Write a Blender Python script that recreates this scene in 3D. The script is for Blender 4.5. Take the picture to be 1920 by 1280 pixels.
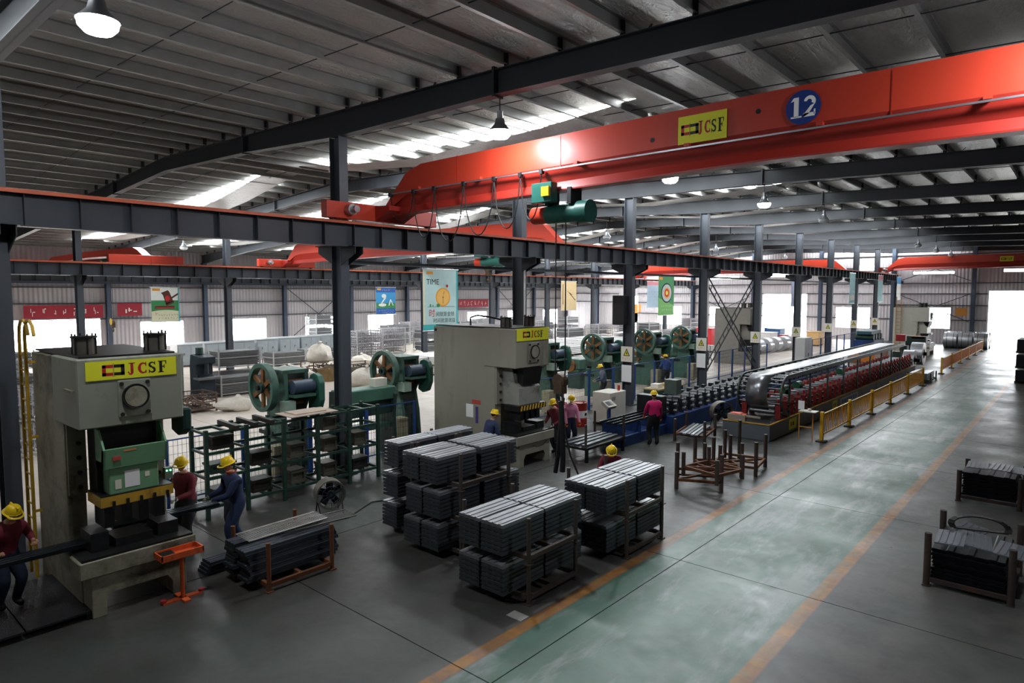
import bpy, bmesh, math, random
from mathutils import Vector, Matrix
R = math.radians
random.seed(7)
for o in list(bpy.data.objects): bpy.data.objects.remove(o)
sc = bpy.context.scene
COL = sc.collection
# ---------------------------------------------------------------- camera
cam = bpy.data.cameras.new('camera'); camo = bpy.data.objects.new('camera', cam); COL.objects.link(camo)
cam.sensor_width = 36; cam.sensor_fit = 'HORIZONTAL'; cam.lens = 36*1235/1920
cam.clip_start = .1; cam.clip_end = 400
camo.location = (0, 0, 5.0); camo.rotation_euler = (R(90-4.2), 0, R(41.2))
sc.camera = camo
# ---------------------------------------------------------------- daylight outside
w = bpy.data.worlds.new('overcast_sky'); sc.world = w; w.use_nodes = True
bg = w.node_tree.nodes['Background']; bg.inputs[0].default_value = (.93, .96, 1, 1); bg.inputs[1].default_value = 12.0
SKYLIGHT = 42.0; PANE = 18.0; LAMP = 240.0
sc.view_settings.view_transform = 'Standard'; sc.view_settings.look = 'None'
sc.view_settings.gamma = 1; sc.view_settings.use_curve_mapping = False
sc.view_settings.exposure = 0.4
try:
    sc.cycles.max_bounces = 7; sc.cycles.diffuse_bounces = 4; sc.cycles.glossy_bounces = 3; sc.cycles.transmission_bounces = 4
    sc.cycles.transparent_max_bounces = 12; sc.cycles.caustics_reflective = False; sc.cycles.caustics_refractive = False
    sc.cycles.sample_clamp_indirect = 4; sc.cycles.use_denoising = True; sc.cycles.blur_glossy = 1
except Exception: pass

# ---------------------------------------------------------------- materials
def lin(c):
    if isinstance(c, str):
        c = tuple(int(c[i:i+2], 16)/255 for i in (0, 2, 4))
    return tuple(x/12.92 if x <= .04045 else ((x+.055)/1.055)**2.4 for x in c)
MATS = {}
def M(name, col, rough=.6, metal=0, var=.12, scale=4., dirt=None, dirt_amt=.5, bump=0, bscale=30, spec=.4, stretch=None):
    """principled paint / metal with mottled colour, optional dirt patches and fine relief"""
    if name in MATS: return MATS[name]
    m = bpy.data.materials.new(name); m.use_nodes = True; nt = m.node_tree; N = nt.nodes; L = nt.links
    b = N['Principled BSDF']; c = lin(col)
    b.inputs['Roughness'].default_value = rough; b.inputs['Metallic'].default_value = metal
    b.inputs['Specular IOR Level'].default_value = spec
    tc = N.new('ShaderNodeTexCoord'); src = tc.outputs['Object']
    if stretch:
        mp = N.new('ShaderNodeMapping'); mp.inputs['Scale'].default_value = stretch; L.new(src, mp.inputs[0]); src = mp.outputs[0]
    out = None
    if var:
        n = N.new('ShaderNodeTexNoise'); n.inputs['Scale'].default_value = scale; n.inputs['Detail'].default_value = 5; L.new(src, n.inputs['Vector'])
        mx = N.new('ShaderNodeMix'); mx.data_type = 'RGBA'; L.new(n.outputs[0], mx.inputs[0])
        mx.inputs[6].default_value = (*[x*(1-var*2) for x in c], 1); mx.inputs[7].default_value = (*[min(1, x*(1+var*2)) for x in c], 1)
        out = mx.outputs[2]
    if dirt is not None:
        n = N.new('ShaderNodeTexNoise'); n.inputs['Scale'].default_value = scale*.7; n.inputs['Detail'].default_value = 8; n.inputs['Roughness'].default_value = .7
        L.new(src, n.inputs['Vector'])
        cr = N.new('ShaderNodeValToRGB'); cr.color_ramp.elements[0].position = .62-.25*dirt_amt; cr.color_ramp.elements[1].position = .78-.18*dirt_amt
        L.new(n.outputs[0], cr.inputs[0])
        mx = N.new('ShaderNodeMix'); mx.data_type = 'RGBA'; L.new(cr.outputs[0], mx.inputs[0])
        if out: L.new(out, mx.inputs[6])
        else: mx.inputs[6].default_value = (*c, 1)
        mx.inputs[7].default_value = (*lin(dirt), 1); out = mx.outputs[2]
    if out: L.new(out, b.inputs['Base Color'])
    else: b.inputs['Base Color'].default_value = (*c, 1)
    if bump:
        n = N.new('ShaderNodeTexNoise'); n.inputs['Scale'].default_value = bscale; n.inputs['Detail'].default_value = 4; L.new(src, n.inputs['Vector'])
        bp = N.new('ShaderNodeBump'); bp.inputs['Strength'].default_value = bump; bp.inputs['Distance'].default_value = .05
        L.new(n.outputs[0], bp.inputs['Height']); L.new(bp.outputs[0], b.inputs['Normal'])
    MATS[name] = m; return m
def EM(name, col, strength):
    if name in MATS: return MATS[name]
    m = bpy.data.materials.new(name); m.use_nodes = True; nt = m.node_tree
    b = nt.nodes['Principled BSDF']; b.inputs['Base Color'].default_value = (*lin(col), 1)
    b.inputs['Emission Color'].default_value = (*lin(col), 1); b.inputs['Emission Strength'].default_value = strength
    MATS[name] = m; return m

# ---------------------------------------------------------------- mesh helpers
class MB:
    def __init__(s): s.v = []; s.f = []
    def add(s, v, f):
        k = len(s.v); s.v += [tuple(p) for p in v]; s.f += [tuple(i+k for i in q) for q in f]; return s
    def box(s, x0, x1, y0, y1, z0, z1):
        return s.add([(x0,y0,z0),(x1,y0,z0),(x1,y1,z0),(x0,y1,z0),(x0,y0,z1),(x1,y0,z1),(x1,y1,z1),(x0,y1,z1)],
                     [(0,3,2,1),(4,5,6,7),(0,1,5,4),(1,2,6,5),(2,3,7,6),(3,0,4,7)])
    def bar(s, p, q, w, h, upv=(0,0,1)):
        """rectangular bar from p to q, w wide, h high"""
        p = Vector(p); q = Vector(q); d = (q-p).normalized(); u = Vector(upv)
        if abs(d.dot(u)) > .98: u = Vector((1,0,0))
        a = d.cross(u).normalized()*w/2; b = a.cross(d).normalized()*h/2
        return s.add([p-a-b,p+a-b,p+a+b,p-a+b,q-a-b,q+a-b,q+a+b,q-a+b],[(0,1,2,3),(7,6,5,4),(0,4,5,1),(1,5,6,2),(2,6,7,3),(3,7,4,0)])
    def cyl(s, p, q, r, n=12, r2=None, caps=True):
        p = Vector(p); q = Vector(q); d = (q-p).normalized(); u = Vector((0,0,1)) if abs(d.z) < .9 else Vector((1,0,0))
        a = d.cross(u).normalized(); b = d.cross(a); r2 = r if r2 is None else r2; v = []
        for i in range(n):
            t = 2*math.pi*i/n; e = a*math.cos(t)+b*math.sin(t); v += [p+e*r, q+e*r2]
        f = [(2*i, (2*i+2) % (2*n), (2*i+3) % (2*n), 2*i+1) for i in range(n)]
        if caps: f += [tuple(range(2*n-2, -1, -2)), tuple(range(1, 2*n, 2))]
        return s.add(v, f)
    def tube(s, pts, r, n=6, closed=False):
        pts = [Vector(p) for p in pts]; m = len(pts); rings = []; prev = None
        rr = r if isinstance(r, (list, tuple)) else [r]*m
        for i, p in enumerate(pts):
            d = (pts[(i+1) % m if closed else min(i+1, m-1)] - pts[i-1 if (closed or i) else 0]).normalized()
            if prev is None: u = Vector((0,0,1)) if abs(d.z) < .9 else Vector((1,0,0)); a = d.cross(u).normalized()
            else: a = (prev - d*prev.dot(d)).normalized()
            prev = a; b = d.cross(a)
            rings.append([p+(a*math.cos(2*math.pi*k/n)+b*math.sin(2*math.pi*k/n))*rr[i] for k in range(n)])
        v = [x for g in rings for x in g]; f = []
        for i in range(m if closed else m-1):
            j = (i+1) % m
            for k in range(n): f.append((i*n+k, i*n+(k+1) % n, j*n+(k+1) % n, j*n+k))
        if not closed: f += [tuple(range(n-1, -1, -1)), tuple((m-1)*n+k for k in range(n))]
        return s.add(v, f)
    def prism(s, poly, axis, a0, a1):
        """2-D polygon extruded along axis; poly gives the other two coordinates in x,y,z order"""
        def P(u, w, a): return {'x': (a,u,w), 'y': (u,a,w), 'z': (u,w,a)}[axis]
        n = len(poly); v = [P(u,w,a0) for u,w in poly]+[P(u,w,a1) for u,w in poly]
        f = [tuple(range(n)), tuple(range(2*n-1, n-1, -1))]+[(i, n+i, n+(i+1) % n, (i+1) % n) for i in range(n)]
        return s.add(v, f)
    def lathe(s, prof, c=(0,0,0), axis='z', n=24, ang=2*math.pi):
        """profile of (radius, along) turned about an axis through c"""
        v = []; m = len(prof); full = abs(ang-2*math.pi) < 1e-6; k = n if full else n+1
        for i in range(k):
            t = ang*i/n; ca, sa = math.cos(t), math.sin(t)
            for r, h in prof:
                p = {'z': (r*ca, r*sa, h), 'x': (h, r*ca, r*sa), 'y': (r*sa, h, r*ca)}[axis]
                v.append((p[0]+c[0], p[1]+c[1], p[2]+c[2]))
        f = [(i*m+j, ((i+1) % k)*m+j, ((i+1) % k)*m+j+1, i*m+j+1) for i in range(n) for j in range(m-1)]
        return s.add(v, f)
    def ball(s, c, r, n=12, m=8, sz=(1,1,1)):
        v = []; f = []
        for j in range(m+1):
            ph = math.pi*j/m
            for i in range(n):
                t = 2*math.pi*i/n; v.append((c[0]+r*sz[0]*math.sin(ph)*math.cos(t), c[1]+r*sz[1]*math.sin(ph)*math.sin(t), c[2]+r*sz[2]*math.cos(ph)))
        for j in range(m):
            for i in range(n): f.append((j*n+i, (j+1)*n+i, (j+1)*n+(i+1) % n, j*n+(i+1) % n))
        return s.add(v, f)
    def mesh(s, name, mat, smooth=False, bevel=0):
        me = bpy.data.meshes.new(name); me.from_pydata(s.v, [], s.f)
        bm = bmesh.new(); bm.from_mesh(me)
        bmesh.ops.remove_doubles(bm, verts=bm.verts, dist=1e-5)
        bmesh.ops.recalc_face_normals(bm, faces=bm.faces)
        if bevel: bmesh.ops.bevel(bm, geom=list(bm.edges), offset=bevel, segments=1, affect='EDGES', clamp_overlap=True)
        bm.to_mesh(me); bm.free()
        if mat: me.materials.append(mat)
        if smooth:
            for p in me.polygons: p.use_smooth = True
            try: me.set_sharp_from_angle(angle=R(40))
            except Exception: pass
        me.update(); return me
    def build(s, name, mat, parent=None, smooth=False, bevel=0, loc=None, rot=None):
        return put(name, s.mesh(name, mat, smooth, bevel), parent, loc, rot)
def put(name, me, parent=None, loc=None, rot=None):
    o = bpy.data.objects.new(name, me); COL.objects.link(o); o.parent = parent
    if loc is not None: o.location = loc
    if rot is not None: o.rotation_euler = rot
    return o
def tag(o, label=None, cat=None, group=None, kind=None):
    if label: o['label'] = label
    if cat: o['category'] = cat
    if group: o['group'] = group
    if kind: o['kind'] = kind
    return o
def thing(name, label, cat, loc=(0,0,0), rz=0, group=None):
    o = bpy.data.objects.new(name, None); COL.objects.link(o); o.empty_display_size = .2
    o.location = loc; o.rotation_euler = (0, 0, rz); return tag(o, label, cat, group)
KIDS = {}
def copy_tree(o, parent=None):
    c = o.copy(); COL.objects.link(c); c.parent = parent
    for ch in [x for x in o.children]: copy_tree(ch, c)
    return c
def dup(o, loc, rz=None, label=None, group=None):
    c = copy_tree(o); c.location = loc
    if rz is not None: c.rotation_euler = (0, 0, rz)
    if label: c['label'] = label
    if group: c['group'] = group
    return c
def B(*a): return MB().box(*a)
def text_mesh(s, size, mat, name, align='CENTER', depth=0):
    cu = bpy.data.curves.new(name, 'FONT'); cu.body = s; cu.size = size; cu.align_x = align; cu.align_y = 'CENTER'; cu.extrude = depth
    cu.resolution_u = 3
    o = bpy.data.objects.new(name, cu); COL.objects.link(o); bpy.context.view_layer.update()
    me = bpy.data.meshes.new_from_object(o.evaluated_get(bpy.context.evaluated_depsgraph_get()))
    bpy.data.objects.remove(o); bpy.data.curves.remove(cu)
    me.materials.clear(); me.materials.append(mat); return me
FACE_X = (R(90), 0, R(90))      # flat print drawn in XY, turned to face +X, reading along +Y
FACE_NY = (R(90), 0, 0)         # turned to face -Y, reading along +X
# ================================================================ setting
XW, YE, XR, YN = -58.0, 78.0, 7.0, -12.0      # far side wall, end wall, near side wall, wall behind
ROW1, ROW2, BAY = -15.4, -37.7, 7.5
FR = [3+BAY*k for k in range(-2, 11)]
RIDGE = -26.5
def ztop(x): return 10.12-.027*(x-RIDGE) if x > RIDGE else 10.12-.06*(RIDGE-x)
steel = M('grey_painted_steel', '42474e', .5, 0, .1, 1.5, '3a332e', .15)
steel_dark = M('dark_painted_steel', '282c31', .55, 0, .1, 1.5)
galv = M('galvanised_purlin', '8b8b88', .55, .2, .12, 3)
# ---- floor: slabs with recessed joints over a dark bed
def floor_material():
    m = bpy.data.materials.new('worn_epoxy_floor'); m.use_nodes = True; nt = m.node_tree; N = nt.nodes; L = nt.links
    b = N['Principled BSDF']
    geo = N.new('ShaderNodeNewGeometry'); sep = N.new('ShaderNodeSeparateXYZ'); L.new(geo.outputs['Position'], sep.inputs[0])
    def noise(scale, detail=6, rough=.6, sx=1, sy=1):
        mp = N.new('ShaderNodeMapping'); mp.inputs['Scale'].default_value = (sx, sy, 1); L.new(geo.outputs['Position'], mp.inputs[0])
        n = N.new('ShaderNodeTexNoise'); n.inputs['Scale'].default_value = scale; n.inputs['Detail'].default_value = detail; n.inputs['Roughness'].default_value = rough
        L.new(mp.outputs[0], n.inputs['Vector']); return n.outputs[0]
    def ramp(src, a, c, lo=0, hi=1):
        r = N.new('ShaderNodeMapRange'); r.inputs[1].default_value = a; r.inputs[2].default_value = c; r.inputs[3].default_value = lo; r.inputs[4].default_value = hi
        L.new(src, r.inputs[0]); return r.outputs[0]
    def math_(op, a, c=None):
        n = N.new('ShaderNodeMath'); n.operation = op
        for i, x in enumerate((a, c)):
            if x is None: continue
            if isinstance(x, (int, float)): n.inputs[i].default_value = x
            else: L.new(x, n.inputs[i])
        return n.outputs[0]
    def mix(fac, a, c):
        n = N.new('ShaderNodeMix'); n.data_type = 'RGBA'; L.new(fac, n.inputs[0])
        for i, x in ((6, a), (7, c)):
            if isinstance(x, str): n.inputs[i].default_value = (*lin(x), 1)
            else: L.new(x, n.inputs[i])
        return n.outputs[2]
    def band(x0, x1, e=.02):
        return math_('MULTIPLY', ramp(sep.outputs[0], x0-e, x0+e), ramp(sep.outputs[0], x1-e, x1+e, 1, 0))
    big = noise(.22, 5); mid = noise(.9, 7, .65); fine = noise(5, 6, .7); streak = noise(1.2, 6, .65, 1, .25)
    conc = mix(ramp(mid, .35, .68), '4a4a46', '66645f')
    conc = mix(ramp(big, .45, .62), conc, '55534e')
    conc = mix(ramp(noise(1.7, 8, .72), .5, .75, 0, .5), conc, '33322f')
    green = mix(ramp(mid, .3, .7), '41604f', '577a6b')
    green = mix(ramp(streak, .5, .62, 0, .8), green, '8d9590')
    green = mix(ramp(noise(2.2, 8, .72), .52, .75, 0, .6), green, '5a5f5b')
    work = ramp(sep.outputs[0], -6.6, -6.3, 1, 0)        # production floor beside the aisle, mixed darker in noisy patches
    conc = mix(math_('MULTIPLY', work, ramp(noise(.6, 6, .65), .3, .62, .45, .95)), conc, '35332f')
    # aisle paint also spreads thin over the near floor
    spread = math_('MULTIPLY', ramp(noise(.35, 4), .42, .6), .35)
    conc = mix(spread, conc, '465650')
    col = mix(band(-6.05, -3.15), conc, green)
    far = ramp(sep.outputs[0], -17.2, -16.4, 1, 0)      # bare concrete of the farther bays, colour brightened to stand for daylight
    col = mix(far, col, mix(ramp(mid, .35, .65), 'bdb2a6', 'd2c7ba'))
    wear = ramp(noise(1.6, 8, .7), .44, .58)
    lines = math_('MAXIMUM', band(-6.27, -6.06), band(-3.26, -3.04))
    col = mix(math_('MULTIPLY', lines, ramp(wear, 0, 1, .6, 1)), col, mix(ramp(noise(2.5, 5), .4, .6), 'a8762f', '94643a'))
    L.new(col, b.inputs['Base Color'])
    rg = math_('ADD', ramp(fine, .3, .7, .0, .14), ramp(noise(.5, 4), .35, .65, .27, .42))
    L.new(rg, b.inputs['Roughness']); b.inputs['Specular IOR Level'].default_value = .38
    bp = N.new('ShaderNodeBump'); bp.inputs['Strength'].default_value = .05; bp.inputs['Distance'].default_value = .02
    L.new(fine, bp.inputs['Height']); L.new(bp.outputs[0], b.inputs['Normal'])
    return m
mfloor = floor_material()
floor = tag(B(XW, XR, YN, YE, -.3, -.012).build('floor', M('floor_bed', '1d1c1b', .9)), 'grey concrete hall floor with a worn green painted aisle between yellow lines', kind='structure')
xs = [XW]+[x for x in [-5.55+6*k for k in range(-9, 3)] if XW < x < XR]+[XR]
ys = [YN]+[y for y in [5.92+5.22*k for k in range(-4, 14)] if YN < y < YE]+[YE]
g = .009
for i in range(len(xs)-1):
    for j in range(len(ys)-1):
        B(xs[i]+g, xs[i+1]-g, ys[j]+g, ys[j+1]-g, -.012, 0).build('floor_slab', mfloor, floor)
outg = tag(B(-90, 40, YE+.2, 160, -.35, -.02).build('floor_yard', M('yard_concrete', 'b8b6b0', .8)), kind='structure')
tag(B(-110, XW-.3, -30, 160, -.35, -.02).build('floor_yard', M('yard_concrete', 'b8b6b0', .8)), kind='structure')

# ---- roof: foil between purlins, skylight strips, rafters
def foil_material():
    m = bpy.data.materials.new('wrinkled_foil'); m.use_nodes = True; nt = m.node_tree; N = nt.nodes; L = nt.links
    b = N['Principled BSDF']; b.inputs['Metallic'].default_value = .7; b.inputs['Roughness'].default_value = .3
    geo = N.new('ShaderNodeNewGeometry'); mp = N.new('ShaderNodeMapping'); mp.inputs['Scale'].default_value = (2.6, .9, 1); mp.inputs['Rotation'].default_value = (0, 0, .35)
    L.new(geo.outputs['Position'], mp.inputs[0])
    n = N.new('ShaderNodeTexNoise'); n.inputs['Scale'].default_value = 2.6; n.inputs['Detail'].default_value = 6; n.inputs['Roughness'].default_value = .62; n.inputs['Distortion'].default_value = 1.6
    L.new(mp.outputs[0], n.inputs['Vector'])
    bp = N.new('ShaderNodeBump'); bp.inputs['Strength'].default_value = 1; bp.inputs['Distance'].default_value = .3
    L.new(n.outputs[0], bp.inputs['Height']); L.new(bp.outputs[0], b.inputs['Normal'])
    n2 = N.new('ShaderNodeTexNoise'); n2.inputs['Scale'].default_value = .5; L.new(geo.outputs['Position'], n2.inputs['Vector'])
    mx = N.new('ShaderNodeMix'); mx.data_type = 'RGBA'; L.new(n2.outputs[0], mx.inputs[0])
    mx.inputs[6].default_value = (*lin('a8a59e'), 1); mx.inputs[7].default_value = (*lin('d0cdc8'), 1); L.new(mx.outputs[2], b.inputs['Base Color'])
    return m
foil = foil_material()
ceiling = tag(MB().prism([(XW-1, ztop(XW)+.5), (RIDGE, ztop(RIDGE)+.5), (XR+1, ztop(XR)+.5), (XR+1, ztop(XR)+.6), (RIDGE, ztop(RIDGE)+.6), (XW-1, ztop(XW)+.6)], 'y', YN, YE+1).build('ceiling', M('roof_sheet', '8a8d90', .5, .3)),
              'low pitched metal roof lined with wrinkled silver foil over dark rafters', kind='structure')
px_ = [RIDGE+.35+1.4*k for k in range(-22, 24)]
px_ = [x for x in px_ if XW+.2 < x < XR]
SKY = EM('translucent_skylight', 'f6fbff', SKYLIGHT)
def foil_strip(y0, y1, x0=XW, x1=XR):
    m = MB(); xx = sorted(set([x0, x1]+[x for x in px_ if x0 < x < x1]+[RIDGE]))
    pts = []
    for a, c in zip(xx, xx[1:]):
        for t in (0, .2, .5, .8): pts.append((a+(c-a)*t, -.05*math.sin(math.pi*t)*(c-a)/1.4))
    pts.append((xx[-1], 0))
    top = [(x, ztop(x)+.33+s) for x, s in pts]
    v = [(x, y0, z) for x, z in top]+[(x, y1, z) for x, z in top]; n = len(top)
    m.add(v, [(i, i+1, n+i+1, n+i) for i in range(n-1)]); return m
for k in range(len(FR)):
    y0 = FR[k]; y1 = FR[k+1] if k+1 < len(FR) else YE
    if y1-y0 < .5: continue
    if y0 < 3.1 and abs(y0+4.5) > .1:
        foil_strip(y0, y1).build('insulation_foil', foil, ceiling, True); continue
    s0, s1 = y0+4.5, y0+5.85
    foil_strip(y0, s0).build('insulation_foil', foil, ceiling, True); foil_strip(s1, y1).build('insulation_foil', foil, ceiling, True)
    for a, c in ((-8.6, XR), (-28.3, -23.9), (XW, -54)): foil_strip(s0, s1, a, c).build('insulation_foil', foil, ceiling, True)
    for a, c in ((-23.9, -8.6), (-54, -28.3)):
        m = MB(); m.add([(a, s0, ztop(a)+.36), (c, s0, ztop(c)+.36), (c, s1, ztop(c)+.36), (a, s1, ztop(a)+.36)], [(0, 1, 2, 3)])
        m.build('skylight_panel', SKY, ceiling)
pm = MB().prism([(-.04, 0), (.04, 0), (.04, .02), (-.015, .02), (-.015, .24), (.06, .24), (.06, .26), (-.04, .26)], 'y', YN, YE).mesh('purlin', galv)
for x in px_: put('purlin', pm, ceiling, (x, 0, ztop(x)+.07))
# sag rods between purlins, one line per third of a bay
rod = M('sag_rod', '23262a', .6)
for k in range(1, len(FR)-1):
    for t in (2.5, 5.0):
        m = MB(); y = FR[k]+t
        m.tube([(XW, y, ztop(XW)+.16), (RIDGE, y, ztop(RIDGE)+.16), (XR, y, ztop(XR)+.16)], .012, 4).build('sag_rod', rod, ceiling)
def rafter_depth(x):
    pts = [(XW, .75), (-50, .5), (-44, .5), (ROW2, .62), (-32, .5), (-20.4, .52), (ROW1, .66), (-9.6, .52), (0, .52), (XR, .8)]
    for (a, d0), (c, d1) in zip(pts, pts[1:]):
        if a <= x <= c: return d0+(d1-d0)*(x-a)/(c-a)
    return .5
cleat_me = B(-.05, .05, -.012, .012, -.01, .3).box(-.012, .012, -.06, .06, -.01, .3).mesh('cleat', steel_dark)
brace_me = MB().bar((0, .08, -.42), (.55, .08, .12), .05, .012).mesh('fly_brace', steel_dark)
for k, y in enumerate(FR):
    xx = sorted({XW, -50, -44, ROW2, -32, RIDGE, -20.4, ROW1, -9.6, 0, XR})
    m = MB()
    for hw, zt, zb in ((.13, lambda x: ztop(x), lambda x: ztop(x)-.02), (.13, lambda x: ztop(x)-rafter_depth(x)+.02, lambda x: ztop(x)-rafter_depth(x)), (.008, lambda x: ztop(x), lambda x: ztop(x)-rafter_depth(x))):
        n = len(xx); v = []
        for x in xx: v += [(x, y-hw, zb(x)), (x, y+hw, zb(x)), (x, y+hw, zt(x)), (x, y-hw, zt(x))]
        f = [(0, 1, 2, 3), (4*n-1, 4*n-2, 4*n-3, 4*n-4)]
        for i in range(n-1):
            for j in range(4): f.append((4*i+j, 4*i+(j+1) % 4, 4*i+4+(j+1) % 4, 4*i+4+j))
        m.add(v, f)
    raf = m.build('rafter', steel_dark, ceiling)
    for x in (-44, -32, -20.4, -9.6, 0):
        d = rafter_depth(x); B(x-.03, x+.03, y-.15, y+.15, ztop(x)-d-.04, ztop(x)+.05).build('splice_plate', steel_dark, raf)
    for i, x in enumerate(px_):
        put('cleat', cleat_me, raf, (x, y, ztop(x)))
        if i % 2 == 0 and -38 < x: put('fly_brace', brace_me, raf, (x, y, ztop(x)))

# ---- walls: ribbed sheet above and around the openings
def rib_material(name, c, axis):
    m = bpy.data.materials.new(name); m.use_nodes = True; nt = m.node_tree; N = nt.nodes; L = nt.links; b = N['Principled BSDF']
    b.inputs['Roughness'].default_value = .55
    geo = N.new('ShaderNodeNewGeometry'); wv = N.new('ShaderNodeTexWave'); wv.bands_direction = axis; wv.inputs['Scale'].default_value = 1.05; wv.wave_profile = 'SIN'
    L.new(geo.outputs['Position'], wv.inputs['Vector'])
    bp = N.new('ShaderNodeBump'); bp.inputs['Strength'].default_value = .8; bp.inputs['Distance'].default_value = .05
    L.new(wv.outputs['Fac'], bp.inputs['Height']); L.new(bp.outputs[0], b.inputs['Normal'])
    n = N.new('ShaderNodeTexNoise'); n.inputs['Scale'].default_value = .6; n.inputs['Detail'].default_value = 5; L.new(geo.outputs['Position'], n.inputs['Vector'])
    mx = N.new('ShaderNodeMix'); mx.data_type = 'RGBA'; L.new(n.outputs[0], mx.inputs[0]); c = lin(c)
    mx.inputs[6].default_value = (*[x*.8 for x in c], 1); mx.inputs[7].default_value = (*[x*1.15 for x in c], 1); L.new(mx.outputs[2], b.inputs['Base Color'])
    return m
sheet_y = rib_material('ribbed_sheet_side', 'aca7aa', 'Y'); sheet_x = rib_material('ribbed_sheet_end', 'c4bfc2', 'X')
def panelled(name, axis, const, lo, hi, zmax, holes, mat, th=.12):
    """wall as a grid of sheet panels leaving the openings free"""
    us = sorted({lo, hi, *[h[0] for h in holes], *[h[1] for h in holes]}); m = MB()
    for a, c in zip(us, us[1:]):
        cuts = sorted([(h[2], h[3]) for h in holes if h[0] <= a+1e-6 and h[1] >= c-1e-6]); z = -.02
        for z0, z1 in cuts+[(zmax, zmax)]:
            if z0 > z+1e-6:
                if axis == 'x': m.box(const-th, const, a, c, z, z0)
                else: m.box(a, c, const, const+th, z, z0)
            z = max(z, z1)
    return m.build(name, mat)
white_frame = M('white_window_frame', 'd8dadb', .5)
GL = bpy.data.materials.new('window_glass'); GL.use_nodes = True
_n = GL.node_tree.nodes; _b = _n['Principled BSDF']; _b.inputs['Base Color'].default_value = (.93, .97, 1, 1)
_b.inputs['Emission Color'].default_value = (.93, .97, 1, 1); _b.inputs['Emission Strength'].default_value = PANE; _b.inputs['Roughness'].default_value = .2
wn = [0]
def window(axis, const, a, c, z0, z1, mull=1, trans=None):
    wn[0] += 1
    o = bpy.data.objects.new('window_%d' % wn[0], None); COL.objects.link(o); tag(o, kind='structure')
    def bx(u0, u1, w0, w1, d0, d1):
        return B(const-d1, const-d0, u0, u1, w0, w1) if axis == 'x' else B(u0, u1, const+d0, const+d1, w0, w1)
    t = .07
    f = bx(a, c, z0, z0+t, -.03, .1)
    for q in (bx(a, c, z1-t, z1, -.03, .1), bx(a, a+t, z0, z1, -.03, .1), bx(c-t, c, z0, z1, -.03, .1)): f.add(q.v, q.f)
    f.build('window_frame', white_frame, o)
    us = [a+t+(c-a-2*t)*i/(mull+1) for i in range(mull+2)]; ws = [z0+t]+([trans] if trans else [])+[z1-t]
    for u in us[1:-1]: bx(u-.03, u+.03, z0+t, ws[-2] if trans else z1-t, -.02, .08).build('mullion', white_frame, o)
    if trans: bx(a+t, c-t, trans-.03, trans+.03, -.02, .08).build('transom', white_frame, o)
    for u0, u1 in zip(us, us[1:]):
        for w0, w1 in zip(ws, ws[1:]): bx(u0, u1, w0, w1, .03, .045).build('pane', GL, o)
zs = ztop(XW)+.4; holes = []; lw = []
for k in range(-1, 8):
    y = 18+BAY*k
    if k >= 0: lw.append((y+2.3, y+5.8, .55, 2.72)); lw.append((y+2.4, y+6.0, 6.12, 6.5))
lw.append((12.2, 15.3, 6.12, 6.5))
gate = (11.5, 17.5, 0, 3.02)
wl = panelled('wall_left', 'x', XW, YN, YE, zs, lw+[gate], sheet_y); tag(wl, kind='structure')
for a, c, z0, z1 in lw: window('x', XW, a, c, z0, z1, 1 if z1 < 4 else 0, 1.95 if z1 < 4 else None)
for z in (1.6, 2.95, 4.2, 5.4): B(XW, XW+.16, YN, YE, z, z+.06).build('girt', steel_dark, wl) if z > 2.8 else None
blue_steel = M('slate_blue_column', '3b4656', .5)
col_me = B(-.2, -.18, -.16, .16, 0, 7.6).box(.18, .2, -.16, .16, 0, 7.6).box(-.18, .18, -.012, .012, 0, 7.6).mesh('wall_column', blue_steel)
for y in FR[2:]: put('wall_column', col_me, wl, (XW+.35, y, 0))
B(XW+.1, XW+.6, YN, YE, 5.72, 6.06).build('eave_beam', blue_steel, wl)
for y0 in (33., 63.):
    for p, q in (((XW+.2, y0+.3, .4), (XW+.2, y0+7.2, 5.5)), ((XW+.2, y0+.3, 5.5), (XW+.2, y0+7.2, .4))): MB().bar(p, q, .05, .05).build('wind_brace', steel_dark, wl)
# gate in the left wall with a pale sliding leaf, its daylight put in as glow
mleaf = EM('daylight_glow_sheet', 'efe9e6', PANE*.6)
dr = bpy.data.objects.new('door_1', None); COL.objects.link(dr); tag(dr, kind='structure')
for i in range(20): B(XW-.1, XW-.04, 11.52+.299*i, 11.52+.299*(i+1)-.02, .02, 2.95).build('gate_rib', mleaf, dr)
# end wall
ze = ztop(RIDGE)+.5
eh = []
def ex(p0, p1):      # end wall opening from pixel columns
    out = []
    for p in (p0, p1):
        t = math.tan(R(41.2)-math.atan((p-960)/1235)); out.append(-YE*t)
    return out
end_win = [(1233, 1279, .9, 3.35), (1330, 1352, .9, 3.35), (1566, 1632, 1.2, 3.5), (1740, 1783, 1.4, 3.6),
           (1330, 1385, 6.62, 7.1), (1442, 1482, 6.8, 7.3), (1708, 1787, 6.86, 7.22), (1876, 1960, 6.95, 7.35)]
for p0, p1, z0, z1 in end_win: eh.append((*ex(p0, p1), z0, z1))
eh.append((*ex(1607, 1637), 7.35, 8.0))
doors = [(*ex(1160, 1196), 0, 4.55), (*ex(1430, 1512), 0, 4.85), (-7.3, -1.6, 0, 5.2)]
we = panelled('wall_back', 'y', YE, XW, XR, ze, eh+doors, sheet_x); tag(we, kind='structure')
for a, c, z0, z1 in eh: window('y', YE, a, c, z0, z1, 1 if z1 < 5 else 0, z0+1.5 if z1 < 5 else None)
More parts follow.
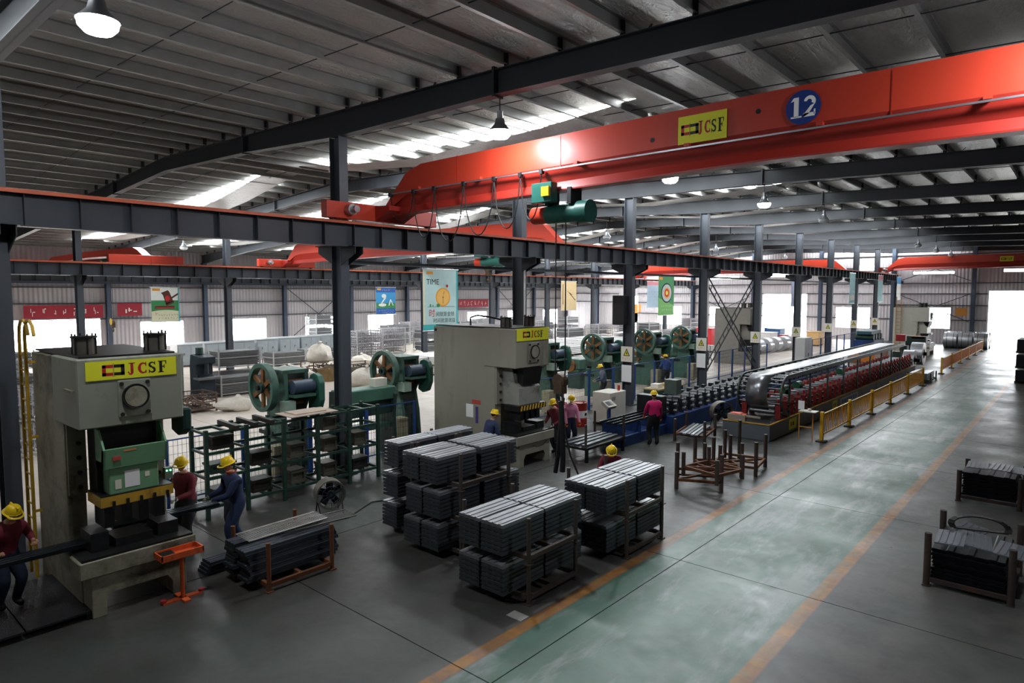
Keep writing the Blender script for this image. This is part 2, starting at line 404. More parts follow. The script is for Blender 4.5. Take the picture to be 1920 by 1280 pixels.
for z in (2.3, 3.75, 4.9, 5.95, 7.6, 8.8): B(XW, XR, YE-.16, YE, z, z+.07).build('girt', steel_dark, we) if z > 5.3 else [B(a, c, YE-.16, YE, z, z+.07).build('girt', steel_dark, we) for a, c in ((XW, doors[0][0]), (doors[0][1], doors[1][0]), (doors[1][1], -7.4), (-1.5, XR)) if not (z < 3.5 and c < -45)]
ecm = B(-.16, .16, -.2, -.18, 0, 9.6).box(-.16, .16, .18, .2, 0, 9.6).box(-.012, .012, -.18, .18, 0, 9.6).mesh('wall_column', blue_steel)
for x in (-52, ROW2, -30, -22.5, ROW1, -8.5, -1.0): put('wall_column', ecm, we, (x, YE-.4, 0))
for p, q in (((-15, 4.9), (-8.8, 2.2)), ((-15, 2.2), (-8.8, 4.9)), ((-15, 6.2), (-11.7, 7.4)), ((-8.8, 6.2), (-11.7, 7.4)), ((-37, 4.6), (-30.4, 1.6)), ((-37, 1.6), (-30.4, 4.6))):
    MB().bar((p[0], YE-.3, p[1]), (q[0], YE-.3, q[1]), .06, .06).build('wind_brace', steel_dark, we)
for i, (a, c, z0, z1) in enumerate(doors):
    d = bpy.data.objects.new('door_%d' % (i+2), None); COL.objects.link(d); tag(d, kind='structure')
    f = B(a-.12, a, YE-.06, YE+.2, 0, z1+.12).box(c, c+.12, YE-.06, YE+.2, 0, z1+.12).box(a, c, YE-.06, YE+.2, z1, z1+.12); f.build('door_frame', white_frame, d)
# walls out of sight close the hall
tag(B(XR, XR+.12, YN, YE, -.02, ztop(XR)+.4).build('wall_right', sheet_y), kind='structure')
tag(B(XW, XR, YN-.12, YN, -.02, ze).build('wall_front', sheet_x), kind='structure')
# ================================================================ steel columns, runways, cranes, lamps
ORD = ['first', 'second', 'third', 'fourth', 'fifth', 'sixth', 'seventh', 'eighth', 'ninth', 'tenth', 'eleventh', 'twelfth', 'thirteenth', 'fourteenth', 'fifteenth', 'sixteenth']
def ibeam_v(m, dx, by, z0, z1, tf=.02, tw=.012):
    m.box(-dx/2, -dx/2+tf, -by/2, by/2, z0, z1).box(dx/2-tf, dx/2, -by/2, by/2, z0, z1).box(-dx/2+tf, dx/2-tf, -tw/2, tw/2, z0, z1); return m
def column_proto(x, name, label, sides):
    t = thing(name, label, 'column', (x, 0, 0))
    zt = ztop(x)-rafter_depth(x)
    ibeam_v(MB(), .44, .27, .03, zt).build('shaft', steel, t)
    B(-.32, .32, -.24, .24, 0, .03).build('base_plate', steel_dark, t)
    for s, zr in sides:
        c = MB().prism([(s*.22, zr-1.15), (s*.86, zr-.86), (s*.86, zr-.68), (s*.22, zr-.68)], 'y', -.13, -.11).prism([(s*.22, zr-1.15), (s*.86, zr-.86), (s*.86, zr-.68), (s*.22, zr-.68)], 'y', .11, .13)
        c.box(min(s*.22, s*.9), max(s*.22, s*.9), -.2, .2, zr-.68, zr-.65).build('corbel', steel_dark, t)
    return t
RZ1, RZ2 = 6.9, 6.55
cp = column_proto(ROW1, 'steel_column', '', [(1, RZ1), (-1, RZ2+.4)])
for k in range(11):
    c = cp if k == 0 else copy_tree(cp)
    c.location = (ROW1, 3+BAY*k, 0); c['group'] = 'columns carrying the main crane rail'
    c['label'] = 'grey steel H column, %s from the left in the row under the main crane rail' % ORD[k]
cp2 = column_proto(ROW2, 'steel_column', '', [(1, RZ2), (-1, RZ2)])
for k in range(11):
    c = cp2 if k == 0 else copy_tree(cp2)
    c.location = (ROW2, 3+BAY*k, 0); c['group'] = 'columns of the farther row'
    c['label'] = 'grey steel H column, %s from the left in the farther column row' % ORD[k]
# conduits shining on two columns of the near row
for k, lab in ((2, 'pale conduit pipe running up the third column of the near row'), (4, 'pale conduit pipe running up the fifth column of the near row')):
    tag(MB().cyl((ROW1+.27, 3+BAY*k-.05, 2.68), (ROW1+.27, 3+BAY*k-.05, 6.0), .035, 8).build('conduit_pipe', M('pale_pipe', 'd9d8d4', .4), smooth=True), lab, 'pipe')
rail_m = M('rusty_orange_rail', 'b0573a', .55, .1, .2, 3); runway_m = M('grey_runway_beam', '30353c', .5, 0, .12, 1.2, '3e3a36', .2)
def runway(x, zr, label, y0=YN+.5, y1=YE-.8, h=.62):
    t = thing('crane_runway_beam', label, 'crane rail', (x, 0, 0))
    z1 = zr-.06; z0 = z1-h
    B(-.15, .15, y0, y1, z1-.02, z1).box(-.13, .13, y0, y1, z0, z0+.02).box(-.006, .006, y0, y1, z0, z1).build('beam', runway_m, t)
    B(-.035, .035, y0, y1, z1, zr).build('rail', rail_m, t)
    B(.16, .19, y0, y1, z1-.03, z1+.02).build('conductor_bar', rail_m, t)
    sm = B(.006, .125, -.006, .006, z0+.02, z1-.02).mesh('stiffener', steel_dark)
    n = int((y1-1.5)/.9)
    for i in range(n): put('stiffener', sm, t, (0, 1.5+.9*i, 0))
    return t
runway(ROW1+.55, RZ1, 'long grey runway beam with an orange rail carrying the number 12 crane')
runway(ROW1-.55, RZ2, 'shallow grey runway beam on the far side of the near column row', h=.17)
runway(ROW2+.55, RZ2, 'grey runway beam with orange rail in front of the farther column row')
runway(ROW2-.55, RZ2, 'grey runway beam behind the farther column row')
runway(XW+1.0, RZ2, 'grey runway beam along the windowed far side wall')
# X-shaped ladder bracing between the fifth and sixth column
def lattice(p, q, label, n=13):
    t = thing('lattice_brace', label, 'brace', p); p = Vector(p); d = Vector(q)-p; nrm = Vector((0, -d.z, d.y)).normalized()*.19; m = steel_dark
    for s in (-1, 1): MB().bar(nrm*s, d+nrm*s, .05, .05, (1, 0, 0)).build('chord', m, t)
    rm = MB().bar(-nrm, nrm, .03, .03, (1, 0, 0)).mesh('rung', m)
    for i in range(1, n): put('rung', rm, t, d*i/n)
lattice((ROW1+.05, 33.3, 5.7), (ROW1+.05, 40.2, .6), 'dark ladder-like brace falling from the fifth column towards the sixth')
lattice((ROW1-.12, 40.2, 5.7), (ROW1-.12, 33.3, .6), 'dark ladder-like brace falling from the sixth column towards the fifth')
# thin struts of the middle bay
for y in (6.75, 29.25): pass
tag(MB().bar((ROW1-.3, 10.7, 5.86), (ROW1-.3, YE-1, 5.86), .1, .1).build('tie_beam', steel), 'slim grey tie beam below the main crane rail between the near columns', 'beam')

# ---- cranes
crane_red = M('crane_orange_red', 'b83a26', .38, 0, .05, 1); crane_dark = M('crane_low_red', '9c2c22', .4, 0, .06, 1)
hoist_green = M('hoist_green', '1f5a50', .45, 0, .15, 6); black = M('black_rubber', '141516', .6, 0, .1); alu = M('bare_aluminium', 'b9bcc0', .35, .9)
yellow = M('signal_yellow', 'e0b416', .5, 0, .06)
def crane(name, label, y, xa, xb, zr, rev=False, zc=1.05, camber=.12):
    """single girder bridge: box upper part, slanted skirt, I-beam foot, end trucks on the rails"""
    t = thing(name, label, 'crane', ((xa+xb)/2, y, zr)); c = (xa+xb)/2; a, b = xa-c, xb-c; h0 = .24
    zt = zc+.4
    xs_ = [a+.15, a+1.1, a+1.7, 0, b-1.7, b-1.1, b-.15]
    def top(i): return [.42, zt-.18, zt-.02, zt+camber*.4, zt-.02, zt-.18, .42][i]
    def bot(i): return [h0-.1, h0-.02, h0, h0+camber, h0, h0-.02, h0-.1][i]
    def sec(prof):
        m = MB(); v = []; n = len(prof(0))
        for i, x in enumerate(xs_): v += [(x, yy, zz) for yy, zz in prof(i)]
        f = [tuple(range(n)), tuple(len(v)-1-j for j in range(n))]
        for i in range(len(xs_)-1):
            for j in range(n): f.append((i*n+j, i*n+(j+1) % n, (i+1)*n+(j+1) % n, (i+1)*n+j))
        return m.add(v, f)
    def kz(i): return bot(i)+(top(i)-bot(i))*.45
    sec(lambda i: [(-.21, kz(i)), (.21, kz(i)), (.21, top(i)), (-.21, top(i))]).build('upper_box', crane_red, t)
    sec(lambda i: [(-.09, bot(i)+.2), (.09, bot(i)+.2), (.21, kz(i)), (-.21, kz(i))]).build('slanted_skirt', crane_dark, t)
    sec(lambda i: [(-.17, bot(i)), (.17, bot(i)), (.17, bot(i)+.03), (.09, bot(i)+.2), (-.09, bot(i)+.2), (-.17, bot(i)+.03)]).build('bottom_flange', crane_dark, t)
    for x, s in ((a, 1), (b, -1)):
        B(x-.14, x+.14, -2.0, 1.75, .04, .47).build('end_truck', crane_red, t, bevel=.015)
        for yy in (-1.75, 1.5): MB().cyl((x-.06, yy, .11), (x+.06, yy, .11), .11, 14).build('truck_wheel', steel_dark, t, True)
        MB().cyl((x+s*.14, -1.35, .27), (x+s*.34, -1.35, .27), .14, 16).cyl((x+s*.34, -1.35, .27), (x+s*.52, -1.35, .27), .09, 14).build('drive_motor', alu, t, True)
        MB().prism([(s*.14+x, .05), (s*.75+x, .3), (s*.75+x, .42), (s*.14+x, .45)], 'y', -.5, .5).build('gusset', crane_dark, t)
    return t
def hoist(par, x, zg, hook_z):
    """electric wire rope hoist hung under the girder, with rope, hook block (child parts of the crane)"""
    MB().cyl((x-.35, 0, zg-.42), (x+.5, 0, zg-.42), .2, 20).cyl((x+.5, 0, zg-.42), (x+.78, 0, zg-.42), .24, 20).build('hoist_drum', hoist_green, par, True)
    MB().cyl((x-.75, 0, zg-.42), (x-.35, 0, zg-.42), .19, 18).build('hoist_motor', crane_red, par, True)
    B(x-.5, x+.05, -.42, -.2, zg-.2, zg+.22).build('control_box', hoist_green, par, bevel=.01)
    [B(x+q, x+q+.1, -.2, .2, zg-.25, zg+.1).build('trolley_frame', black, par) for q in (-.3, .3)]
    B(x-.18, x+.02, -.48, -.42, zg-.08, zg+.12).build('rating_plate', yellow, par)
    L = zg-.6
    for dx in (-.14, .13): MB().cyl((x+dx, 0, hook_z+.35-par.location.z), (x+dx, 0, L), .014, 6).build('wire_rope', black, par)
    z = hook_z-par.location.z
    MB().cyl((x, -.09, z+.3), (x, .09, z+.3), .16, 18).box(x-.11, x+.11, -.1, .1, z+.02, z+.3).build('hook_block', M('greasy_brown_iron', '4a3a28', .6, .2, .25, 8), par)
    hk = [(x, 0, z+.05)]+[(x+.1*math.sin(a)+0, 0, z-.12-.1*math.cos(a)+.0) for a in [R(d) for d in (150, 110, 60, 10, -40, -90)]]
    MB().tube(hk, .03, 8).build('hook', M('greasy_brown_iron', '4a3a28'), par, True)
cr = crane('overhead_crane', 'large orange-red bridge crane marked 12 in front of the near hall', 11.66, ROW1+.55, 6.45, RZ1)
cx = (ROW1+.55+6.45)/2
hoist(cr, -8.78-cx, .25, 2.75)
# loops of the festoon cable and its track
B(-14.9-cx, 6-cx, -.3, -.27, .74, .77).build('festoon_track', alu, cr)
lp = MB(); xs_f = [-14.3, -13.35, -12.55, -11.5, -10.5, -9.7, -9.1]; dep = [.75, 1.2, 1.35, 1.25, 1.15, 1.0]
for (a, c), d in zip(zip(xs_f, xs_f[1:]), dep):
    lp.tube([(a+(c-a)*i/10-cx, -.3, .72-d*(1-(2*i/10-1)**2)**.6) for i in range(11)], .014, 5)
lp.build('festoon_cable', black, cr, True)
for a in xs_f: B(a-.04-cx, a+.04-cx, -.34, -.24, .68, .78).build('cable_trolley', black, cr)
for x in (-13.2, -11.0, -8.2, -5.7, -3.4, -1.2): B(x-cx-.05, x-cx+.05, -.3, -.2, .78, .84).build('track_bracket', crane_red, cr)
for x in (-11.8, -8.65, -2.4): B(x-cx-.008, x-cx+.008, -.218, -.2, .78, 1.45).build('seam', crane_dark, cr)
for x, z in ((-6.45, 1.02), (-4.42, 1.2)): MB().cyl((x-cx, -.214, z), (x-cx, -.2, z), .045, 14).build('vent_hole', black, cr)
# sling hanging from the hook, beside the presses
sl = thing('lifting_sling', 'dark chain sling hanging from the crane hook near the second press', 'sling', (-8.75, 11.66, 0))
MB().tube([(.02, 0, 2.62), (-.02, 0, 2.0), (-.1, .02, 1.35), (-.17, .02, .95)], .05, 6).build('sling_leg', black, sl)
MB().tube([(.02, .03, 2.62), (.08, 0, 2.0), (.25, .02, 1.4), (.42, .05, 1.05)], .022, 6).build('sling_leg', black, sl)
MB().tube([(0, -.03, 2.6), (.04, 0, 1.9), (.04, .02, 1.3), (.03, .02, 1.0)], .06, 6).build('sling_leg', black, sl)
MB().tube([(.42, .05, 1.05), (.46, .05, .98), (.43, .05, .92), (.38, .05, .97)], .02, 6).build('sling_hook', black, sl)
# ---- signs on the crane; lettering as flat serif shapes
def strokes(polys, mat, name, parent, loc, rot, s):
    m = MB()
    for p in polys: m.add([(x*s, y*s, 0) for x, y in p], [tuple(range(len(p)))])
    return m.build(name, mat, parent, loc=loc, rot=rot)
def arc(cx_, cy_, rx, ry, a0, a1, w0, w1, n=14, wm=None):
    """ribbon along an ellipse arc, width from w0 through wm to w1"""
    out = []
    for i in range(n):
        pts = []
        for j in (i, i+1):
            t = j/n; a = R(a0+(a1-a0)*t); wd = w0+(w1-w0)*t if wm is None else (w0+(wm-w0)*2*t if t < .5 else wm+(w1-wm)*(2*t-1))
            pts.append(((cx_+(rx+wd/2)*math.cos(a), cy_+(ry+wd/2)*math.sin(a)), (cx_+(rx-wd/2)*math.cos(a), cy_+(ry-wd/2)*math.sin(a))))
        out.append([pts[0][0], pts[1][0], pts[1][1], pts[0][1]])
    return out
def rect(x0, x1, y0, y1): return [(x0, y0), (x1, y0), (x1, y1), (x0, y1)]
LET = {
 'J': [rect(.24, .46, .2, 1), rect(.1, .6, .93, 1)]+arc(.23, .22, .12, .15, 0, -150, .22, .12)+arc(.08, .22, .035, .035, 0, 360, .07, .07, 8),
 'C': arc(.44, .5, .3, .4, 45, 315, .07, .07, 20, .24)+[rect(.61, .69, .66, .98), rect(.61, .69, .08, .32)],
 'S': arc(.36, .73, .2, .18, 25, 270, .07, .18, 14, .15)+arc(.36, .28, .2, .19, 90, -155, .18, .07, 14, .17)+[rect(.54, .61, .7, .98), rect(.09, .16, .02, .32)],
 'F': [rect(.16, .4, 0, 1), rect(.05, .52, 0, .07), rect(.05, .74, .93, 1), rect(.66, .74, .7, 1), rect(.4, .56, .46, .55), rect(.52, .59, .34, .67)],
 '1': [rect(.2, .43, .05, 1), rect(.06, .58, 0, .08), [(.04, .8), (.2, .84), (.2, 1), (.16, .97)]],
 '2': arc(.34, .72, .2, .2, 170, -30, .14, .2, 14)+[[(.62, .62), (.4, .52), (.06, .12), (.06, .0), (.3, .12)], rect(.06, .6, 0, .18), rect(.55, .63, .08, .32)],
}
red_ink = M('red_print', 'b01f28', .5, 0, 0); black_ink = M('black_print', '14181a', .5, 0, 0); yel_ink = M('yellow_board', 'dede2a', .5, 0, .03); white_ink = M('white_print', 'f0f0ee', .5, 0, 0)
def word(s, mats, parent, origin, rot, h, adv=.78, sx=1):
    mt = Matrix.Translation(origin) @ (Matrix.Rotation(rot[2], 4, 'Z') @ Matrix.Rotation(rot[0], 4, 'X'))
    for i, ch in enumerate(s):
        p = mt @ Vector((i*adv*h*sx, 0, 0)); strokes([[(x*sx, y) for x, y in q] for q in LET[ch]], mats[i], 'letter', parent, p, rot, h)
def logo(parent, origin, rot, h):
    mt = Matrix.Translation(origin) @ (Matrix.Rotation(rot[2], 4, 'Z') @ Matrix.Rotation(rot[0], 4, 'X'))
    w_ = h*1.05
    for mat, s in ((red_ink, -1), (black_ink, 1)):
        P = [rect(s*.5, s*.93, .0, .28), rect(s*.5, s*.93, .72, 1), rect(s*.62, s*.93, .0, 1), rect(s*.04, s*.5, 0, .28), rect(s*.04, s*.5, .72, 1)]
        strokes(P, mat, 'logo_mark', parent, mt @ Vector((0, 0, 0)), rot, h)
    strokes([rect(-.045, -.02, -.12, 1.12)], red_ink, 'logo_bar', parent, mt @ Vector((0, 0, .0005)), rot, h)
    strokes([rect(.02, .045, -.12, 1.12)], black_ink, 'logo_bar', parent, mt @ Vector((0, 0, .0005)), rot, h)
def jcsf_board(name, label, loc, face, w_, h_, lh, lx=.29, tx=.43, th=.2, sx=1):
    """yellow board with the logo and the letters JCSF; face 'x' looks to +X, face 'y' looks to -Y"""
    t = thing(name, label, 'sign', loc)
    rot = FACE_X if face == 'x' else FACE_NY
    if face == 'x': B(0, .012, 0, w_, 0, h_).build('board', yel_ink, t); pt = lambda u, v: (.0135, u, v)
    else: B(0, w_, -.012, 0, 0, h_).build('board', yel_ink, t); pt = lambda u, v: (u, -.0135, v)
    logo(t, pt(w_*lx, (h_-lh)/2), rot, lh)
    word('JCSF', [red_ink, red_ink, black_ink, black_ink], t, pt(w_*tx, (h_-th)/2), rot, th, sx=sx)
    return t
jcsf_board('company_sign', 'yellow JCSF board fixed to the girder of the number 12 crane', (-5.9, 11.435, 7.74), 'y', .93, .5, .185, .25, .42, .24, .66)
nd = thing('crane_number_disc', 'round blue disc with a white 12 on the orange crane girder', 'sign', (-3.68, 11.44, 8.03))
MB().cyl((0, -.012, 0), (0, 0, 0), .275, 40).build('disc', M('sign_blue', '17357e', .4, 0, .03), nd)
word('12', [white_ink, white_ink], nd, (-.21, -.0135, -.16), FACE_NY, .33, .6)
# ---- cranes of the other bays
c2 = crane('overhead_crane', 'orange bridge crane crossing the middle bay behind the near column row', 21.6, ROW2+.55, ROW1-.55, RZ2)
hoist(c2, (-20.3-(ROW1+ROW2)/2), .25, 5.75)
c3 = crane('overhead_crane', 'orange bridge crane far down the middle bay near the end wall', 63.2, ROW2+.55, ROW1-.55, RZ2)
c4 = crane('overhead_crane', 'red bridge crane in the farthest bay by the side wall', 14.0, XW+1.0, ROW2-.55, RZ2, zc=.6)
hoist(c4, (-44.2-(XW+1+ROW2-.55)/2), .25, 2.9)
tag(MB().cyl((-43.95, 13.82, 3.3), (-43.95, 13.8, 3.3), .2, 18).build('pulley_cover', yellow), 'round yellow pulley plate on the hook of the farthest-bay crane', 'pulley')
c5 = crane('overhead_crane', 'dark red bridge crane close to the end wall beyond the aisle', 71.0, ROW1+.55, 6.45, RZ1)
jcsf_board('company_sign', 'small yellow-green board on the far red crane near the end wall', (-6.0, 70.77, 7.72), 'y', .95, .45, .18, .25, .42, .22, .66)

# ---- lamps
lamp_on = EM('lamp_glow', 'f4f8ff', LAMP); lamp_off = M('lamp_lens_unlit', 'c9ccd0', .3); shade_m = M('lamp_shade_alu', '9a9da2', .35, .8)
def make_lamp(on):
    t = thing('high_bay_lamp', '', 'lamp')
    MB().lathe([(.0, .26), (.09, .26), (.12, .14), (.25, 0), (.24, 0), (.11, .13), (.0, .13)], n=20).build('lamp_shade', shade_m, t, True)
    MB().lathe([(.235, .012), (.225, -.07), (.16, -.14), (0, -.17)], n=20).build('lamp_lens', lamp_on if on else lamp_off, t, True)
    MB().cyl((0, 0, .26), (0, 0, .42), .06, 10).build('lamp_ballast', shade_m, t, True)
    MB().cyl((0, 0, .42), (0, 0, .8), .012, 5).build('suspension_cable', rod, t)
    return t
lon = make_lamp(True); loff = make_lamp(False); u0 = [0, 0]
def lamp(on, x, y, z, label):
    src = lon if on else loff; i = 0 if on else 1
    o = src if u0[i] == 0 else copy_tree(src); u0[i] = 1
    o.location = (x, y, z); o['label'] = label; o['group'] = 'lit high bay lamps' if on else 'unlit high bay lamps'
for k, lab in enumerate(('glaring white high bay lamp nearest the camera, under the top left rafter', 'lit high bay lamp hanging in front of the skylight above the crane girder',
                         'lit high bay lamp just below the orange crane girder', 'lit high bay lamp, smallest of the glowing ones, right of the crane hoist')):
    lamp(True, -9.53, 3+BAY*k, 8.4, lab)
lamp(True, -.1, 10.5, 8.4, 'lit high bay lamp beside the right end of the girder')
for x, y, z, lab in ((-9.53, 33, 8.42, 'unlit high bay lamp over the aisle, nearest of the dark ones'), (-9.53, 55.5, 8.45, 'unlit high bay lamp above the far red crane, left one'),
                     (-9.53, 63, 8.42, 'unlit high bay lamp above the far red crane, middle one'), (-9.53, 70.5, 8.42, 'unlit high bay lamp above the far red crane, closest to the end wall'),
                     (-21.5, 33.0, 8.3, 'unlit bell lamp hanging left of the fourth near column'), (-21.5, 63, 8.3, 'unlit bell lamp hanging between far columns of the near row'),
                     (-32.0, 18, 8.4, 'unlit bell lamp hanging beside the left skylight'), (-43.5, 18, 7.9, 'unlit bell lamp above the farthest bay'), (-21.5, 48, 8.3, 'unlit bell lamp hanging near the lattice braces')):
    lamp(False, x, y, z, lab)
for o in list(bpy.data.objects):       # hang every lamp cable from its rafter
    if o.name.startswith('suspension_cable') and o.parent:
        p = o.parent.location; zr = ztop(p.x)-rafter_depth(p.x)
        o.scale = (1, 1, (zr-p.z-.42)/.38); o.location.z = .42-.42*o.scale.z

# ---- hanging banners
def banner(name, label, x, y0, y1, z0, z1, ground, marks, hang=None):
    t = thing(name, label, 'banner', (x, y0, z0)); W, Hh = y1-y0, z1-z0
    B(-.012, 0, 0, W, 0, Hh).build('cloth', ground, t)
    MB().cyl((-.006, -.05, Hh), (-.006, W+.05, Hh), .025, 8).cyl((-.006, -.05, 0), (-.006, W+.05, 0), .02, 8).build('hem_rod', alu, t)
    hz_ = hang if hang else ztop(x)+.3
    for u in (.08, W-.08): MB().cyl((-.006, u, Hh), (-.006, u, hz_-z0), .008, 5).build('cord', rod, t)
    k = 0
    for mat, polys in marks:
        k += 1; m = MB()
        for p in polys: m.add([(.002+.0012*k, u*W, v*Hh) for u, v in p], [tuple(range(len(p)))])
        m.build('print', mat, t)
    return t
def disc(cx_, cy_, r, ry=None, n=24): ry = r if ry is None else ry; return [(cx_+r*math.cos(2*math.pi*i/n), cy_+ry*math.sin(2*math.pi*i/n)) for i in range(n)]
def glyph_row(u0_, u1, v, s, n, sv=None):
    """row of small unreadable characters, as blocks of short strokes"""
    out = []; sv = sv or s
    for i in range(n):
        c = u0_+(u1-u0_)*(i+.5)/n
        for k in range(random.choice((3, 4))): a = random.uniform(-.4, .3); q = random.uniform(-.45, .4); out.append(rect(c+a*s, c+(a+.3)*s, v+q*sv, v+(q+.12)*sv)) if k % 2 else out.append(rect(c+a*s, c+(a+.1)*s, v+(q-.3)*sv, v+(q+.25)*sv))
    return out
pc = lambda n, c: M(n, c, .7, 0, .04)
red_p, org_p, wht_p, blk_p, grn_p = pc('poster_red', 'c0282c'), pc('poster_orange', 'e6a23c'), pc('poster_white', 'ecefe8'), pc('poster_black', '1c1d1f'), pc('poster_green', '3e8d55')
pale_cy, teal, sky_b, cream_p, brown_p, blue_p = pc('poster_pale_cyan', 'bfe0e0'), pc('poster_teal', '45b5b8'), pc('poster_sky', '3f9ad0'), pc('poster_cream', 'e3e2c0'), pc('poster_brown', '5a2f22'), pc('poster_blue', '2d63b0')
tb = banner('time_banner', 'large pale cyan hanging banner with an orange clock and the word TIME', -26, 22.7, 25.2, 3.03, 6.25, pale_cy,
    [(teal, [rect(.95, 1, 0, 1), rect(0, 1, 0, .1)]), (cream_p, [rect(0, .05, .1, 1)]), (org_p, [rect(.1, .28, .915, .965), disc(.56, .545, .21, .155)]),
     (pc('poster_amber', 'f0bd62'), [disc(.56, .545, .175, .13)]), (blk_p, [disc(.56, .545, .015, .012), rect(.555, .565, .44, .545), [(.56, .545), (.6, .64), (.585, .64)], rect(.12, .9, .385, .39)]), (grn_p, [disc(.42, .41, .05, .03), disc(.2, .41, .02, .025), disc(.27, .405, .015, .015)]), (red_p, [disc(.68, .73, .035, .025)])])
W_, H_ = 2.5, 3.22
put('print', text_mesh('TIME', .42, blk_p, 'print'), tb, (.006, W_*.27, H_*.79), FACE_X)
put('print', text_mesh('\u65f6', .46, red_p, 'print'), tb, (.006, W_*.24, H_*.275), FACE_X)
put('print', text_mesh('\u95f4\u5c31\u662f\u91d1\u94b1', .27, blk_p, 'print'), tb, (.006, W_*.62, H_*.26), FACE_X)
put('print', text_mesh('\u65f6\u95f4\u5c31\u662f\u6548\u76ca', .27, blk_p, 'print'), tb, (.006, W_*.6, H_*.155), FACE_X)
banner('gavel_banner', 'hanging banner with a dark red gavel above the left window', -36.7, 13.45, 14.85, 3.5, 5.3, cream_p,
    [(grn_p, [rect(0, 1, .3, .62)]), (cream_p, [[(0, 0), (1, 0), (1, .3), (.75, .33), (.5, .34), (.25, .33), (0, .3)]]), (wht_p, [rect(.0, 1, .62, 1)]), (org_p, [rect(.05, .32, .9, .97)]),
     (brown_p, [[(.35, .84), (.6, .92), (.66, .86), (.42, .77)], [(.42, .77), (.66, .86), (.78, .6), (.52, .5)], [(.5, .53), (.8, .62), (.82, .55), (.54, .46)], [(.72, .72), (1, .86), (1, .8), (.74, .67)], rect(.12, .82, .38, .46)]),
     (red_p, [disc(.58, .68, .09, .08), rect(.16, .8, .39, .42)]), (blk_p, glyph_row(.22, .95, .2, .07, 8, .05)+glyph_row(.22, .95, .1, .07, 7, .05)), (red_p, glyph_row(.08, .22, .23, .12, 1, .1)), (teal, [rect(.96, 1, 0, 1)])])
banner('river_banner', 'small blue hanging banner with a white winding river over a green field', -36.6, 27.75, 29.4, 3.55, 5.38, sky_b,
    [(blue_p, [rect(0, 1, 0, .22), rect(0, 1, .82, 1)]), (grn_p, [rect(0, 1, .22, .42)]), (wht_p, [disc(.4, .68, .12, .08), [(.42, .62), (.52, .62), (.3, .4), (.2, .36)], disc(.32, .35, .2, .06), [(.72, .55), (.78, .55), (.68, .32), (.63, .32)], [(.76, .5), (.86, .32), (.9, .32), (.8, .52)]]+glyph_row(.12, .92, .15, .06, 9, .05)+glyph_row(.3, .92, .07, .06, 8, .05)), (org_p, [rect(.05, .25, .9, .97)]+glyph_row(.3, .7, .9, .1, 4, .06))])
banner('target_banner', 'green hanging banner with a round archery target', -26, 47.5, 50.1, 3.2, 6.38, grn_p,
    [(pc('poster_leaf', '79b865'), [[(0, 0), (1, 0), (1, .25), (0, .45)]]), (blk_p, [disc(.52, .57, .36, .255)]), (pc('poster_silver', 'b9c4c6'), [disc(.53, .57, .31, .22)]), (org_p, [rect(.03, .25, .9, .97), disc(.53, .57, .2, .14)]), (red_p, [disc(.53, .57, .15, .105)]), (pc('poster_yellow', 'f0d24a'), [disc(.53, .57, .08, .055)]), (wht_p, glyph_row(.15, .95, .24, .09, 7, .035)+glyph_row(.2, .95, .14, .09, 6, .035))])
for nm, lab, x, y0, y1, z0, z1, gm, mk in (
    ('map_banner', 'cream hanging banner with a branching drawing beside the crane rope', -36.7, 48.8, 51.2, 3.4, 6.1, pc('poster_sand', 'e6cc9a'), [(brown_p, [[(.5, .6), (.55, .6), (.95, .35), (.92, .33)], rect(.1, .14, .2, .9), rect(.25, .28, .3, .85), [(.3, .7), (.7, .55), (.7, .52)]])]),
    ('notice_banner', 'pale blue hanging banner with a pink head left of the archery banner', -36.7, 64.5, 67.5, 3.4, 6.3, pc('poster_ice', 'a9c6d8'), [(pc('poster_pink', 'd88a96'), [rect(0, 1, .85, 1)]), (blue_p, glyph_row(.1, .9, .6, .08, 6, .04)+glyph_row(.1, .9, .4, .08, 6, .04))]),
    ('lilac_banner', 'lilac-grey hanging banner beside the wide end doorway', -18.5, 56.0, 57.9, 3.9, 6.55, pc('poster_lilac', 'a5a8c4'), [(wht_p, glyph_row(.1, .9, .8, .1, 4, .05)+glyph_row(.1, .9, .3, .1, 5, .05))]),
    ('aqua_banner', 'narrow aqua hanging banner, left one between the last columns', -14.4, 57.2, 58.8, 4.15, 6.6, pc('poster_aqua', '9ecfd2'), [(wht_p, [rect(.1, .9, .1, .3)])]),
    ('aqua_banner', 'narrow aqua hanging banner with a pink top between the last columns', -14.4, 66.5, 68.3, 4.2, 6.6, pc('poster_aqua', '9ecfd2'), [(pc('poster_pink', 'd88a96'), [rect(0, 1, .8, 1)])]),
    ('white_banner', 'narrow white and blue hanging banner nearest the end wall', -14.4, 74.2, 76.0, 4.3, 6.6, wht_p, [(sky_b, [rect(0, 1, .7, 1)])])):
    banner(nm, lab, x, y0, y1, z0, z1, gm, mk)
# red cloth strips with white characters on the far wall
def red_strip(label, x, y0, y1, z0, z1, n):
    t = thing('red_slogan_strip', label, 'banner', (x, y0, z0)); W, Hh = y1-y0, z1-z0
    B(-.012, 0, 0, W, 0, Hh).build('cloth', pc('strip_red', '8e2230'), t); m = MB()
    for p in glyph_row(.03, .97, .5, .5/n, n, .55): m.add([(.003, u*W, v*Hh) for u, v in p], [tuple(range(len(p)))])
    m.build('print', wht_p, t)
red_strip('long red slogan strip over the bright gate at the left', XW+.4, 12.5, 17.6, 3.15, 4.1, 7)
red_strip('short red slogan piece right of the left gate column', XW+.4, 18.6, 20.4, 3.2, 4.2, 1)
red_strip('red slogan strip behind the clock banner', XW+.6, 55.0, 61.0, 3.3, 4.2, 9)
